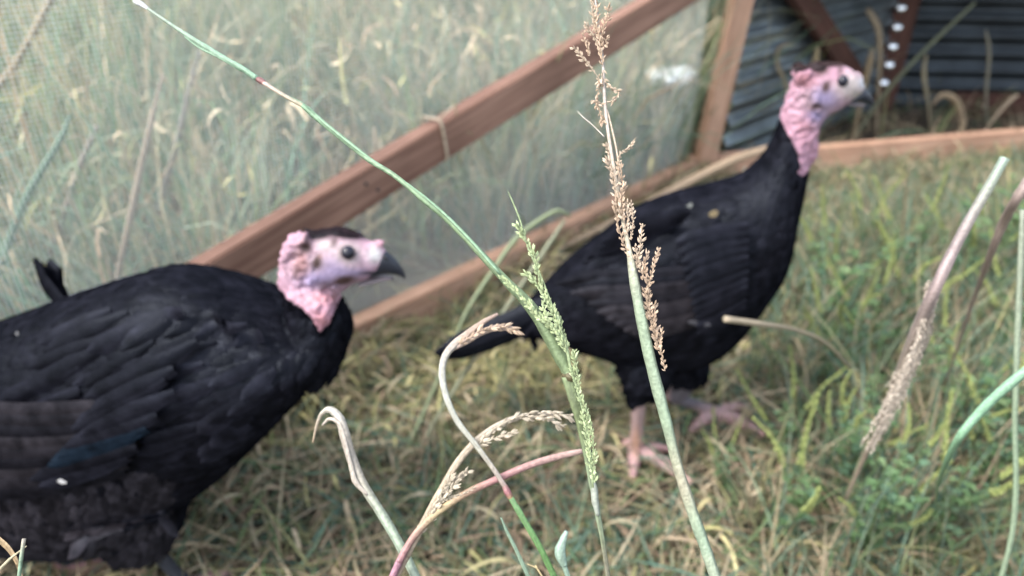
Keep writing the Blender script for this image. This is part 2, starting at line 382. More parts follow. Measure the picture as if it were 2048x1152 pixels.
PAL = dict(green=[(.105, .165, .075), (.085, .145, .08), (.14, .20, .09), (.12, .18, .115)],
           blue=[(.10, .17, .125), (.085, .145, .11), (.13, .20, .15)],
           tan=[(.34, .27, .18), (.27, .21, .14), (.41, .34, .24), (.31, .27, .18), (.22, .16, .11)],
           olive=[(.17, .17, .085), (.21, .205, .10), (.15, .14, .08)],
           straw=[(.36, .33, .15), (.31, .29, .14), (.42, .37, .2)])
def pick(n, **wts):
    keys = list(wts); p = np.array([wts[k] for k in keys], float); p /= p.sum(); pal = []; pw = []
    for k, q in zip(keys, p):
        for c in PAL[k]: pal.append(c); pw.append(q / len(PAL[k]))
    pal = np.array(pal); idx = rng.choice(len(pal), n, p=np.array(pw) / sum(pw)); return pal[idx] * rng.uniform(.75, 1.25, (n, 1))
def sideS(x, y): return (x - A[0]) * -NS[0] + (y - A[1]) * -NS[1]       # > 0 outside mesh
def sideB(x, y): return (x - B[0]) * -NB[0] + (y - B[1]) * -NB[1]       # > 0 beyond the end rail
def scatter(n, x0, x1, y0, y1, cond):
    out = []
    while sum(map(len, out)) < n:
        x = rng.uniform(x0, x1, n * 2); y = rng.uniform(y0, y1, n * 2); m = cond(x, y) & (np.abs(x) < y * .85 + .45)
        out.append(np.stack([x[m], y[m], np.zeros(m.sum())], 1))
    return np.vstack(out)[:n]
LWn = np.array([-LWd[1], LWd[0]])     # left of the left sheet
def outside(x, y):
    left = (x - LW0[0]) * LWn[0] + (y - LW0[1]) * LWn[1]
    return (sideS(x, y) > .03) & (left > .04) 
def inpen(x, y): return (sideS(x, y) < -.01) & (sideB(x, y) < -.02) & (y > .35)
def U(a, b, n): return rng.uniform(a, b, n)
# tall meadow beyond the mesh
lst = []
def clump(x, y, f=1.0): return np.sin(x * 5.3 * f + 1.3 * np.sin(y * 4.1 * f)) + np.sin(y * 6.7 * f + 1.7 * np.sin(x * 3.3 * f + 1)) + .7 * np.sin((x - y) * 11 * f)
def tall(n, y0, y1, x0, x1, h0, h1, tn=2.2, br=1.3):
    P = scatter(n, x0, x1, y0, y1, lambda x, y: outside(x, y) & (clump(x, y) + rng.normal(0, .7, len(x)) > -.3)); L = U(h0, h1, n) * (1 + .12 * clump(P[:, 0], P[:, 1], .6)); az_ = U(0, 6.283, n)
    cb = pick(n, green=3, blue=5, tan=tn * 1.2, olive=1.2) * (br * (1 + .16 * clump(P[:, 0] + 3, P[:, 1], .8)))[:, None]; ct = cb * .55 + .45 * pick(n, tan=3, green=1.5, blue=1.5) * br
    blades(lst, P, L, U(.003, .010, n), az_, np.abs(rng.normal(.14, .30, n)), rng.normal(.7, 1.1, n), cb, ct, K=6, kinkp=2.2)
tall(6500, .9, 2.6, -2.4, 1.6, .30, .75, 3, 1.7)
tall(10000, 2.4, 4.5, -3.6, 2.2, .35, .85, 4, 1.5)
tall(12000, 4.3, 8.5, -6, 4.5, .5, 1.0, 7, 1.5)
build_blades('tall_grass', lst, 'tall muted green meadow grass beyond the wire mesh')
# dry curled leaves hanging among it
lst = []
def curls(n, y0, y1, x0, x1, h0, h1):
    P = scatter(n, x0, x1, y0, y1, outside); P[:, 2] = U(h0, h1, n); k = U(0, 1, n)
    cb = pick(n, tan=4, straw=1, olive=1) * 1.6 * rng.uniform(.5, 1.3, (n, 1)); blades(lst, P, U(.03, .15, n), U(.004, .011, n), U(0, 6.283, n), U(.1, 2.2, n), U(.2, 3.6, n) * np.sign(rng.normal(size=n)), cb, cb * U(.8, 1.2, n)[:, None], K=7)
curls(2600, 1.0, 2.8, -2.4, 1.6, .02, .5)
curls(3000, 2.6, 6.0, -4, 3, .1, .75)
build_blades('dry_leaf_curls', lst, 'curled tan dead grass leaves among the meadow beyond the mesh')
lst = []
n = 9000; P = scatter(n, -2.6, 2, .9, 5, outside); cb = pick(n, tan=2, olive=2, green=2, blue=1)
blades(lst, P, U(.08, .3, n), U(.003, .006, n), U(0, 6.283, n), U(.3, 1.5, n), rng.normal(.3, .6, n), cb, cb * .9)
n = 1500; P = scatter(n, -3, 2, .95, 5, outside); P[:, 2] = U(0, .3, n); cb = pick(n, tan=3, olive=1, green=.5) * 1.25
blades(lst, P, U(.15, .5, n), U(.003, .008, n), U(0, 6.283, n), U(.3, 1.2, n), rng.normal(0, .5, n), cb, cb * .9)
build_blades('undergrowth', lst, 'low tangled undergrowth at the foot of the meadow grass')
# inside: trampled thatch
lst = []
n = 24000; P = scatter(n, -1.9, 2.6, .38, 3.2, inpen)
rightness = np.clip((P[:, 0] - .15) / .6, 0, 1)
P[:, 2] = U(0, .018, n)
px, py, dd_ = proj(P)
yel = np.exp(-((px - 1000) / 330) ** 2 - ((py - 730) / 110) ** 2)
cb = pick(n, tan=3.4, olive=2.2, green=1.4, blue=1.4) * 1.15; st = pick(n, straw=3, olive=1) * 1.2; m = rng.random(n) < yel * .8; cb[m] = st[m]
blades(lst, P, U(.04, .19, n), U(.0015, .0052, n), U(0, 6.283, n), U(1.05, 1.62, n), rng.normal(.1, .5, n), cb, cb * U(.75, 1.2, n)[:, None], K=5, twist=U(-.6, .6, n))
build_blades('trampled_thatch', lst, 'trampled tan and olive grass thatch on the pen floor')
lst = []
FEET = [ground(1310, 930)[:2], ground(1450, 845)[:2], ground(1290, 1010)[:2], ground(1450, 900)[:2]]
def feet(x, y, r=.085): return np.all([np.hypot(x - f[0], y - f[1]) > r for f in FEET], axis=0)
def keep(x, y):                                    # keep upright grass off the birds' standing places
    return inpen(x, y) & feet(x, y) & (np.hypot(x - .28, (y - .95) * 1.3) > .2) & (np.hypot(x + .5, y - .72) > .30)
n = 9000; P = scatter(n, -1.9, 2.6, .45, 3.2, keep)
cb = pick(n, green=2.3, blue=3, olive=1.4, tan=2.2) * 1.15; ct = cb * .7 + .3 * pick(n, tan=1, green=1)
blades(lst, P, U(.04, .12, n), U(.0018, .004, n), U(0, 6.283, n), U(.1, .9, n), U(-.2, 1.6, n), cb, ct, K=5)
n = 6500; P = scatter(n, .35, 2.6, .45, 3.2, lambda x, y: keep(x, y) & (x > .38 + .12 * np.sin(y * 6)))
cb = pick(n, green=4, blue=2.5, olive=2, tan=2); ct = cb * .7 + .3 * pick(n, tan=1, green=1)
blades(lst, P, U(.08, .26, n) * np.clip(-sideB(P[:, 0], P[:, 1]) / .7, .32, 1), U(.002, .0055, n), U(0, 6.283, n), U(.05, .6, n), U(0, 1.6, n), cb, ct, K=6, kinkp=1.6)
n = 4400; P = scatter(n, .45, 2.6, .55, 3.0, lambda x, y: keep(x, y) & (x > .5) & (clump(x, y, 1.6) > -.6)); cb = pick(n, green=2, blue=2.5, tan=2.5, straw=.6) * 1.15
blades(lst, P, U(.12, .34, n) * np.clip(-sideB(P[:, 0], P[:, 1]) / .7, .35, 1), U(.0018, .0045, n), U(0, 6.283, n), U(.1, 1.0, n), rng.normal(.4, .8, n), cb, cb * .9, K=6)
build_blades('short_grass', lst, 'short green grass growing through the thatch on the pen floor')
lst = []
n = 3400; P = scatter(n, -1.9, 2.6, .5, 3.0, lambda x, y: inpen(x, y) & feet(x, y, .07)); P[:, 2] = U(.005, .045, n); cb = pick(n, tan=3, straw=1) * 1.3
blades(lst, P, U(.04, .13, n), U(.003, .0075, n), U(0, 6.283, n), U(.6, 1.6, n), U(1., 4.5, n), cb, cb, K=7)
n = 1500; P = scatter(n, .5, 2.9, 2.2, 3.4, lambda x, y: sideB(x, y) > .02); P[:, 2] = U(0, .05, n); cb = pick(n, tan=2.5, olive=1, green=1)
blades(lst, P, U(.05, .22, n), U(.003, .007, n), U(0, 6.283, n), U(.1, 1.3, n), U(.2, 3.0, n), cb, cb, K=7)
n = 2600; P = scatter(n, .3, 2.2, 1.9, 2.75, lambda x, y: (sideB(x, y) < -.04) & (sideB(x, y) > -.16) & (sideS(x, y) < 0)); cb = pick(n, tan=1.5, olive=2, green=2)
blades(lst, P, U(.02, .06, n), U(.002, .005, n), U(0, 6.283, n), U(.1, 1.1, n), U(0, 1.5, n), cb, cb, K=5)
n = 2400; P = scatter(n, -.6, 1.3, 1.0, 2.3, lambda x, y: (sideS(x, y) < -.012) & (sideS(x, y) > -.10) & (clump(x, y, 2) > -.2)); P[:, 2] = U(0, .05, n); cb = pick(n, tan=2, straw=1, olive=1) * 1.1
blades(lst, P, U(.05, .14, n), U(.003, .007, n), U(0, 6.283, n), U(.2, 1.4, n), U(.3, 3.5, n), cb, cb, K=7)
build_blades('curled_litter', lst, 'loose curled dead leaves lying over the pen floor and shelter')

# ------------------------------------------------------------------ turkeys
def inpoly(x, y, poly):
    c = np.zeros(len(x), bool); j = len(poly) - 1
    for i in range(len(poly)):
        xi, yi = poly[i]; xj, yj = poly[j]
        m = ((yi > y) != (yj > y)) & (x < (xj - xi) * (y - yi) / (yj - yi + 1e-9) + xi); c ^= m; j = i
    return c
class Bird:
    def __init__(s, y0, ang, x0=0.0):
        s.o = np.array([x0, y0, 0.]); s.h = np.array([math.cos(R(ang)), math.sin(R(ang)), 0.]); s.n = np.array([s.h[1], -s.h[0], 0.])   # n toward camera
    def pt(s, px, py, off=0.): return onplane(px, py, s.o + s.n * off, s.n)
def loft(bird, st, n=None, sides=28, corr=True, sq=2.0, off=0.):
    rows = []
    for (t, b, wd) in st:
        T = bird.pt(*t, off); Bm = bird.pt(*b, off); c = (T + Bm) / 2; hv = (T - Bm) / 2
        H = np.linalg.norm(hv)
        if corr:
            th = math.radians(PITCH) + math.atan(((t[1] + b[1]) / 2 - 576) / FPX); k = abs(hv[2]) / H
            H2 = H * H - (wd * math.tan(th)) ** 2 * k; H2 = max(H2, (H * .8) ** 2); hv = hv * math.sqrt(H2) / H
        rows.append(np.concatenate([c, hv, [wd]]))
    n = n or len(rows) * 5; A_ = catmull(np.array(rows), n); V = []; F = []
    for r_ in A_:
        for k in range(sides):
            a = 2 * math.pi * k / sides; ca, sa = math.cos(a), math.sin(a)
            V.append(r_[:3] + r_[3:6] * ca + bird.n * max(r_[6], .001) * sa)
    m = len(V); V.append(A_[0][:3]); V.append(A_[-1][:3])
    for i in range(n - 1):
        for k in range(sides):
            a = i * sides + k; b = i * sides + (k + 1) % sides; F.append((a, b, b + sides, a + sides))
    for k in range(sides):
        F.append((m, (k + 1) % sides, k)); F.append((m + 1, (n - 1) * sides + k, (n - 1) * sides + (k + 1) % sides))
    return np.array(V), F
def fuse(parts, voxel, name):
    """parts: list of closed (V,F); voxel-remesh into one continuous skin"""
    mb = MB()
    for V, F in parts: mb.add(V, F, (1, 1, 1))
    me = bpy.data.meshes.new(name + '_tmp'); me.from_pydata(np.vstack(mb.v).tolist(), [], mb.f)
    bm = bmesh.new(); bm.from_mesh(me); bmesh.ops.triangulate(bm, faces=bm.faces); bm.to_mesh(me); bm.free()
    ob = bpy.data.objects.new('tmp', me); COL.objects.link(ob)
    r = ob.modifiers.new('r', 'REMESH'); r.mode = 'VOXEL'; r.voxel_size = voxel; r.adaptivity = 0
    s = ob.modifiers.new('s', 'SMOOTH'); s.factor = .5; s.iterations = 3
    dg = bpy.context.evaluated_depsgraph_get(); out = bpy.data.meshes.new_from_object(ob.evaluated_get(dg)); out.name = name
    bpy.data.objects.remove(ob); bpy.data.meshes.remove(me); return out
def tparts(*specs):
    out = []
    for P, r in specs:
        mb = MB(); tube(mb, P, r, (1, 1, 1), 12, flat=1); out.append((np.vstack(mb.v), mb.f))
    return out
def arr(me):
    n = len(me.vertices); V = np.empty(n * 3); me.vertices.foreach_get('co', V); N = np.empty(n * 3); me.vertices.foreach_get('normal', N); return V.reshape(-1, 3), N.reshape(-1, 3)
BLACK = np.array([.0040, .0041, .0060])
def gauss(px, py, cx, cy, rx, ry=None, rot=0.):
    ry = ry or rx; c, s = math.cos(rot), math.sin(rot); x = px - cx; y = py - cy
    u = (x * c + y * s) / rx; v = (-x * s + y * c) / ry; return np.exp(-(u * u + v * v) ** 1.3)
def paint(base, layers):
    c = base
    for w_, col in layers: w_ = np.clip(w_, 0, 1)[:, None]; c = c * (1 - w_) + np.array(col) * w_
    return c
def setcol(me, c):
    a = me.color_attributes.new('Col', 'FLOAT_COLOR', 'POINT'); cc = np.ones((len(c), 4)); cc[:, :3] = np.clip(c, 0, 1); a.data.foreach_set('color', cc.ravel())
def feather_plate(mb, P, N, width, col, across=4, prof=None, camber=.12, tint=None):
    """P (n,3) midrib points, N (n,3) outward normals"""
    n = len(P); T = np.gradient(P, axis=0); V = []; K = []; F = []
    for i in range(n):
        s = i / (n - 1); t = nrm(T[i]); lat = nrm(np.cross(t, N[i]))
        wd = width * (.45 + .55 * min(1, s * 3)) * math.sqrt(max(0.02, 1 - max(0, (s - .72) / .285) ** 2))
        for k in range(across + 1):
            q = k / across * 2 - 1
            V.append(P[i] + lat * q * wd * .5 - N[i] * camber * width * q * q + N[i] * (.0006 if abs(q) < .1 else 0))
            e = abs(q) ** 3 * .5 + (s > .9) * .3
            K.append(np.asarray(col) * (1 + e * (.9 if tint is None else tint)))
    for i in range(n - 1):
        for k in range(across):
            a = i * (across + 1) + k; F.append((a, a + 1, a + across + 2, a + across + 1))
    mb.add(V, F, K)
def plumage(bird, me, region, parent, n, sizef, flowf, colf, name='plumage'):
    V, N = arr(me); idx = np.nonzero(region)[0]; idx = rng.choice(idx, min(n, len(idx)), replace=False); mb = MB()
    for i in idx:
        p = V[i]; nn = nrm(N[i]); L, W = sizef(p); f = flowf(p, nn) + rng.normal(0, .14, 3); t = f - nn * (f @ nn)
        if np.linalg.norm(t) < .1: continue
        t = nrm(t); lift = rng.uniform(.02, .13); S = [0, .35, .7, 1.0]
        P = np.array([p + t * L * s + nn * (.0015 + L * lift * s - L * .20 * s * s + .0) for s in S]); Nn = np.array([nrm(nn + t * .25 * s) for s in S])
        feather_plate(mb, P, Nn, W, colf(p) * rng.uniform(.6, 1.7), across=2)
    o = mb.build(name, M_FEATHER, parent); o['kind'] = 'stuff'; return o
def side_feather(bird, bvh, root, tip, width_px, col, parent, name, bulge=.010, mid=None, label=None, nseg=9, out=.006, tint=None):
    r0 = bird.pt(*root, .09); r1 = bird.pt(*tip, .09); mid = bird.pt(*mid, .09) if mid else (r0 + r1) / 2
    Pp = catmull([r0, mid, r1], nseg); P = []; last = None; Nn = []
    for i, p in enumerate(Pp):
        q = p + bird.n * .4; hit = bvh.ray_cast(Vector(q), Vector(-bird.n), 1.0); 
        if hit[0] is not None:
            v = (np.array(hit[0]) - bird.o) @ bird.n; last = v if last is None else max(v, last - .012)
        if last is None: last = .06
        base = p - bird.n * ((p - bird.o) @ bird.n); P.append(base + bird.n * (last + out + bulge * i / nseg))
        Nn.append(bird.n * 1.0 + (np.array(hit[1]) * .9 if hit[0] is not None else 0))
    P = np.array(P); P = catmull(P[::2], nseg) if nseg > 6 else P
    Nn = np.array([nrm(x) for x in Nn]); Nn = np.array([nrm(Nn[max(0, i - 1):i + 2].sum(0)) for i in range(len(Nn))])
    d = float(np.mean(proj(P)[2])); mb = MB(); feather_plate(mb, P, Nn, width_px * d / FPX, col, across=4, camber=.08, tint=tint)
    o = mb.build(name, M_FEATHER, parent)
    if label: o['label'] = label
    return o
def ball(name, c, r, mat, parent, col, squash=None):
    bm = bmesh.new(); bmesh.ops.create_uvsphere(bm, u_segments=20, v_segments=12, radius=r); bmesh.ops.translate(bm, verts=bm.verts, vec=Vector(c))
    me = bpy.data.meshes.new(name); bm.to_mesh(me); bm.free(); setcol(me, np.tile(col, (len(me.vertices), 1))); return link_mesh(name, me, mat, parent)
M_EYE = mat_attr('eye_gloss', rough=.12, spec=.4, noise=.02)
M_BEAK = mat_attr('beak_horn', rough=.38, spec=.4, nscale=90, noise=.2)
PINK = (.49, .275, .355); PALE = (.47, .345, .41); LAV = (.34, .28, .46); WHITE = (.56, .49, .47); BROWN = (.075, .04, .036); SALMON = (.52, .25, .29); LEG = (.36, .25, .245); LEGP = (.50, .29, .29)
def papillae(me, mask, amp, bird):
    from mathutils import noise
    V, N = arr(me); idx = np.nonzero(mask)[0]
    for i in idx:
        p = Vector(V[i]); k = noise.noise(p * 150) * .7 + noise.noise(p * 330) * .35
        V[i] += N[i] * amp * k
    me.vertices.foreach_set('co', V.ravel()); me.update()

# ---- the turkey on the right (standing side-on, head raised)
t2 = Bird(.985, 0)
G = lambda px, py, z=.008: ground(px, py, z)
root2 = empty('turkey', t2.o + np.array([.2, 0, 0]), 'black turkey with its head raised high, standing side-on in front of the shelter', 'turkey', 'two black turkeys in the pen')
body = [((1048, 612), (1062, 668), .030), ((1110, 545), (1115, 683), .058), ((1160, 497), (1165, 700), .082), ((1220, 452), (1222, 716), .096), ((1290, 404), (1292, 730), .102),
        ((1365, 377), (1375, 730), .102), ((1430, 362), (1450, 690), .095), ((1488, 345), (1518, 608), .082), ((1522, 320), (1562, 540), .068), ((1543, 292), (1586, 450), .050),
        ((1555, 262), (1604, 385), .036), ((1562, 238), (1614, 340), .028), ((1568, 218), (1626, 290), .0235), ((1574, 196), (1640, 250), .022), ((1590, 170), (1655, 232), .020)]
head = [((1574, 192), (1588, 232), .011), ((1586, 162), (1612, 246), .0185), ((1606, 142), (1635, 242), .0215), ((1636, 129), (1652, 232), .0225), ((1668, 127), (1672, 222), .0215), ((1697, 134), (1692, 208), .018), ((1715, 149), (1706, 200), .012), ((1725, 163), (1716, 193), .008), ((1730, 172), (1722, 187), .004)]
parts = [loft(t2, body, 90, 36), loft(t2, head, 45, 24, corr=False)]
N2 = t2.n
hipR = t2.pt(1300, 690, .03) ; kneeR = t2.pt(1300, 745, .05)
anR = t2.pt(1277, 800, .055); ftR = G(1272, 900, .02)
ftL = G(1432, 828, .022); anL = t2.pt(1350, 796, -.045); kneeL = t2.pt(1370, 740, -.05)
parts += tparts(([hipR, kneeR, t2.pt(1285, 778, .052), anR], [.048, .036, .022, .013]), ([t2.pt(1345, 690, -.03), kneeL, anL], [.05, .036, .014]),
                ([anR + [0, 0, .02], anR, (anR + ftR) / 2, ftR], [.013, .0128, .0105, .015]), ([anL + [-.01, 0, .012], anL, (anL + ftL) / 2 + [0, 0, .003], ftL], [.012, .011, .0095, .014]))
def toe(f, px, py, r=.0075, mid=None):
    r *= 1.2
    e = G(px, py, .016); m_ = (f + e) / 2; m_[2] = .026; return tparts(([f, m_, e], [r * 1.25, r, r * .55]))[0]
parts += [toe(ftR, 1264, 958, .009), toe(ftR, 1384, 968, .009), toe(ftR, 1345, 900, .006), toe(ftR, 1245, 885, .006),
          toe(ftL, 1380, 862, .009), toe(ftL, 1530, 872, .009), toe(ftL, 1500, 815, .0085), toe(ftL, 1400, 812, .006)]
# wattle fold and head knobs
q = lambda px, py, o=0.: t2.pt(px, py, o)
parts += tparts(([q(1612, 262, .008), q(1620, 300, .006), q(1612, 328, .004), q(1601, 345, .002)], [.014, .011, .008, .005]),
                ([q(1590, 160, .008), q(1606, 148, .010), q(1622, 152, .01)], [.009, .010, .006]), ([q(1712, 146), q(1718, 151), q(1724, 160)], [.003, .0035, .003]))
me2 = fuse(parts, .0026, 'body')
V, N = arr(me2); px, py, dp = proj(V)
headpoly = [(1556, 225), (1558, 190), (1562, 160), (1580, 130), (1640, 112), (1720, 125), (1760, 180), (1760, 215), (1700, 215), (1660, 245), (1645, 270), (1640, 310), (1625, 335), (1604, 352), (1594, 345), (1599, 310), (1583, 280), (1568, 250)]
skin = inpoly(px, py, headpoly); zz = V[:, 2]; leg = (zz < .118) | ((zz < .155) & (px < 1325))
noise_e = np.sin(px * .9) * 2
papillae(me2, skin & (px < 1640), .0055, t2)
c = np.tile(BLACK, (len(V), 1))
csk = paint(np.tile(PINK, (len(V), 1)), [(gauss(px, py, 1640, 205, 45, 40), PALE), (gauss(px, py, 1650, 195, 28, 22), LAV), (gauss(px, py, 1630, 232, 22, 14), LAV), (gauss(px, py, 1702, 172, 34, 30), WHITE),
      (gauss(px, py, 1610, 160, 22, 16), SALMON), (gauss(px, py, 1671, 148, 12, 14), PINK), (gauss(px, py, 1643, 136, 17, 15) * 1.2, BROWN), (gauss(px, py, 1670, 127, 34, 7) * 1.1, (.05, .035, .035)), (gauss(px, py, 1680, 140, 6, 12) * .8, BROWN), (gauss(px, py, 1652, 174, 8, 13, .3) * 1.2, BROWN),
      (gauss(px, py, 1631, 214, 18, 8) * 1.0, BROWN), (gauss(px, py, 1614, 195, 10, 16) * .5, (.3, .17, .17)), (gauss(px, py, 1610, 250, 16, 30) * .5, SALMON), (gauss(px, py, 1730, 165, 12, 14), (.55, .60, .66)), (gauss(px, py, 1722, 190, 22, 9), (.4, .36, .3))])
c[skin] = csk[skin]
lg = paint(np.tile(np.array(LEG) * 1.25, (len(V), 1)), [(np.clip((.045 - zz) / .03, 0, 1), np.array(LEGP) * 1.3), ((px > 1340) * np.clip((zz - .04) / .02, 0, 1) * .8, (.10, .11, .14)), ((gauss(px, py, 1272, 885, 9, 30)), (.5, .29, .21))])
c[leg] = lg[leg]; setcol(me2, c)
# two materials on one continuous mesh: feather and skin
def two_mats(me, isfeather):
    me.materials.append(M_SKIN); me.materials.append(M_FEATHER); n = len(me.polygons); ls = np.empty(n, np.int32); me.polygons.foreach_get('loop_start', ls)
    vi = np.empty(len(me.loops), np.int32); me.loops.foreach_get('vertex_index', vi); me.polygons.foreach_set('material_index', isfeather[vi[ls]].astype(np.int32))
two_mats(me2, ~(skin | leg)); link_mesh('body', me2, None, root2)
bvh2 = BVHTree.FromPolygons([tuple(v) for v in V], [tuple(p.vertices) for p in me2.polygons])
def size2(p):
    x, y, d = proj(p); x = x[0]; y = y[0]
    if x > 1540: return .020, .011
    if x > 1450: return .030, .018
    if p[2] < .2: return .032, .016
    return .042, .024
def flow2(p, nn):
    x, y, d = proj(p); x = x[0]
    if x > 1530: return -t2.h * .35 + np.array([0, 0, -1.])
    if p[2] < .17: return -t2.h * .4 + np.array([0, 0, -1.])
    return -t2.h + np.array([0, 0, -.55])
plumage(t2, me2, ~(skin | leg | (V[:, 2] < .13)), root2, 5200, size2, flow2, lambda p: BLACK)
for k in range(11):                      # tail feathers
    a = (k - 5) / 5; r0 = t2.pt(1120, 590 + 3 * k, -.02 * a); r1 = t2.pt(868 + abs(a) * 14, 706 + 10 * a, -.055 * a)
    mb = MB(); P = catmull([r0, (r0 + r1) / 2 + [0, 0, -.006], r1], 8); feather_plate(mb, P, np.tile(nrm(t2.n * (.8 if a < .2 else .8) + [0, 0, .6]), (8, 1)), .030, BLACK * rng.uniform(.7, 1.6))
    mb.build('tail_feather', M_FEATHER, root2)
BR = np.array([.013, .0112, .0122])
for k in range(11):                      # folded wing, flight feathers bottom up
    j = 10 - k; side_feather(t2, bvh2, (1452 - 2 * j, 520 + 10 * j), (1108 + 17 * j, 575 + 8.5 * j), 30, (BLACK * .9 + BR * 1.0 * (j / 10) + BR * .3 * (k % 3)), root2, 'flight_feather', out=.007 + .0011 * k, mid=(1300, 545 + 10.5 * j))
for k in range(12):
    j = 11 - k; side_feather(t2, bvh2, (1500 - 1.5 * j, 455 + 13 * j), (1352 + 3 * j, 488 + 14 * j), 34, BLACK * rng.uniform(.8, 2.0), root2, 'wing_covert', out=.019 + .0006 * k, bulge=.004, nseg=7)
for k in range(7):
    j = 8 - k; side_feather(t2, bvh2, (1395 - 5 * j, 420 + 6 * j), (1215 - 6 * j, 462 + 15 * j), 40, BLACK * rng.uniform(.9, 1.8), root2, 'back_feather', out=.010 + .0008 * k, bulge=.006, nseg=7)
def eye(bird, root, px, py, rpx, lat):
    c = bird.pt(px, py, lat); d = float(proj(c)[2][0]); r = rpx * d / FPX
    ball('eye', c - bird.n * r * .30, r, M_EYE, root, (.012, .012, .02))
    c2 = c - bird.n * (2 * lat - .004) ; ball('eye', c2 + bird.n * r * .8, r, M_EYE, root, (.012, .012, .02))
eye(t2, root2, 1686, 163, 12, .0195)
def beak(bird, root, up, lo, side=16):
    for name, st, col in (('upper_beak', up, (.014, .017, .025)), ('lower_beak', lo, (.13, .11, .12))):
        V_, F_ = loft(bird, st, 20, side, corr=False); mb = MB(); mb.add(V_, F_, col); mb.build(name, M_BEAK, root)
beak(t2, root2, [((1700, 192), (1698, 202), .0115), ((1712, 184), (1708, 203), .0105), ((1723, 176), (1718, 204), .0085), ((1734, 180), (1729, 206), .0062), ((1742, 190), (1738, 209), .0042), ((1748, 203), (1746, 212), .0015)],
     [((1694, 201), (1690, 210), .010), ((1712, 205), (1708, 213), .0065), ((1730, 208), (1728, 213), .003)])

# ---- the turkey on the left (close, cropped by the frame, head low and forward)
t1 = Bird(.695, -6)
root1 = empty('turkey', t1.o + np.array([-.45, 0, 0]), 'near black turkey cut off by the left edge, head held low and forward', 'turkey', 'two black turkeys in the pen')
body = [((-250, 760), (-235, 850), .035), ((-170, 700), (-150, 960), .078), ((-70, 652), (-60, 1040), .10), ((35, 610), (40, 1080), .115), ((140, 570), (140, 1100), .122),
        ((240, 537), (250, 1088), .122), ((340, 518), (352, 1025), .118), ((430, 532), (462, 952), .112), ((510, 566), (560, 862), .10), ((575, 610), (640, 768), .080), ((612, 632), (690, 705), .055), ((640, 628), (699, 655), .028)]
neck = [((592, 730), (680, 735), .045), ((582, 660), (699, 668), .046), ((576, 620), (693, 632), .036), ((569, 590), (682, 603), .029), ((565, 560), (676, 580), .0265), ((568, 530), (670, 560), .025)]
head = [((560, 533), (572, 590), .012), ((570, 508), (596, 604), .019), ((592, 484), (630, 602), .0245), ((630, 466), (658, 594), .0265), ((684, 462), (688, 578), .0255), ((724, 478), (714, 564), .021), ((748, 488), (738, 557), .0155), ((764, 495), (752, 550), .011), ((772, 502), (762, 546), .008)]
parts = [loft(t1, body, 90, 40), loft(t1, neck, 40, 28, corr=False), loft(t1, head, 45, 28, corr=False)]
q = lambda px, py, o=0.: t1.pt(px, py, o)
f1 = G(352, 1215, .02); an1 = q(315, 1110, .06); f2 = G(150, 1290, .02); an2 = q(190, 1175, -.03)
f1 = an1 * 1.0; f1[2] = .02; f1 += t1.h * .03 + t1.n * .0; f2 = an2 * 1.0; f2[2] = .02; f2 += t1.h * .01
parts += tparts(([q(265, 1000, .05), q(285, 1060, .06), q(302, 1095, .062), an1], [.075, .050, .028, .015]), ([q(180, 1000, -.02), q(195, 1090, -.025), an2], [.085, .062, .03]),
                ([an1 + [0, 0, .01], (an1 + f1) / 2, f1], [.012, .009, .013]), ([an2 + [0, 0, .02], (an2 + f2) / 2, f2], [.014, .010, .013]))
for f in (f1, f2):
    for ang, L, r_ in ((0, .09, .009), (38, .075, .008), (-38, .075, .008), (180, .04, .006)):
        a = R(ang); e = f + (t1.h * math.cos(a) + t1.n * math.sin(a)) * L; e[2] = .005; m_ = (f + e) / 2; m_[2] = .014
        parts += tparts(([f, m_, e], [r_ * 1.25, r_, r_ * .55]))
parts += tparts(([q(625, 598, .020), q(640, 618, .030), q(645, 636, .034), q(643, 655, .034)], [.016, .015, .0115, .006]),
                ([q(572, 530, .008), q(582, 502, .012), q(604, 480, .013), q(618, 476, .012)], [.008, .009, .009, .006]),
                ([q(748, 491), q(757, 487), q(768, 488)], [.005, .0048, .0032]), ([q(588, 585, .016), q(610, 600, .022), q(640, 606, .022)], [.013, .015, .013]))
me1 = fuse(parts, .0024, 'body')
V, N = arr(me1); px, py, dp = proj(V)
headpoly = [(548, 565), (545, 530), (555, 495), (575, 462), (605, 450), (660, 450), (720, 468), (790, 480), (800, 560), (720, 575), (700, 580), (682, 590), (674, 610), (662, 636), (655, 652), (643, 665), (632, 650), (622, 634), (604, 616), (580, 600), (566, 585)]
skin = inpoly(px, py, headpoly); zz = V[:, 2]; leg = ((zz < .11) & (px > 270)) | (zz < .085)
papillae(me1, skin & ((px < 632) | (py > 570)), .0055, t1)
c = np.tile(BLACK, (len(V), 1))
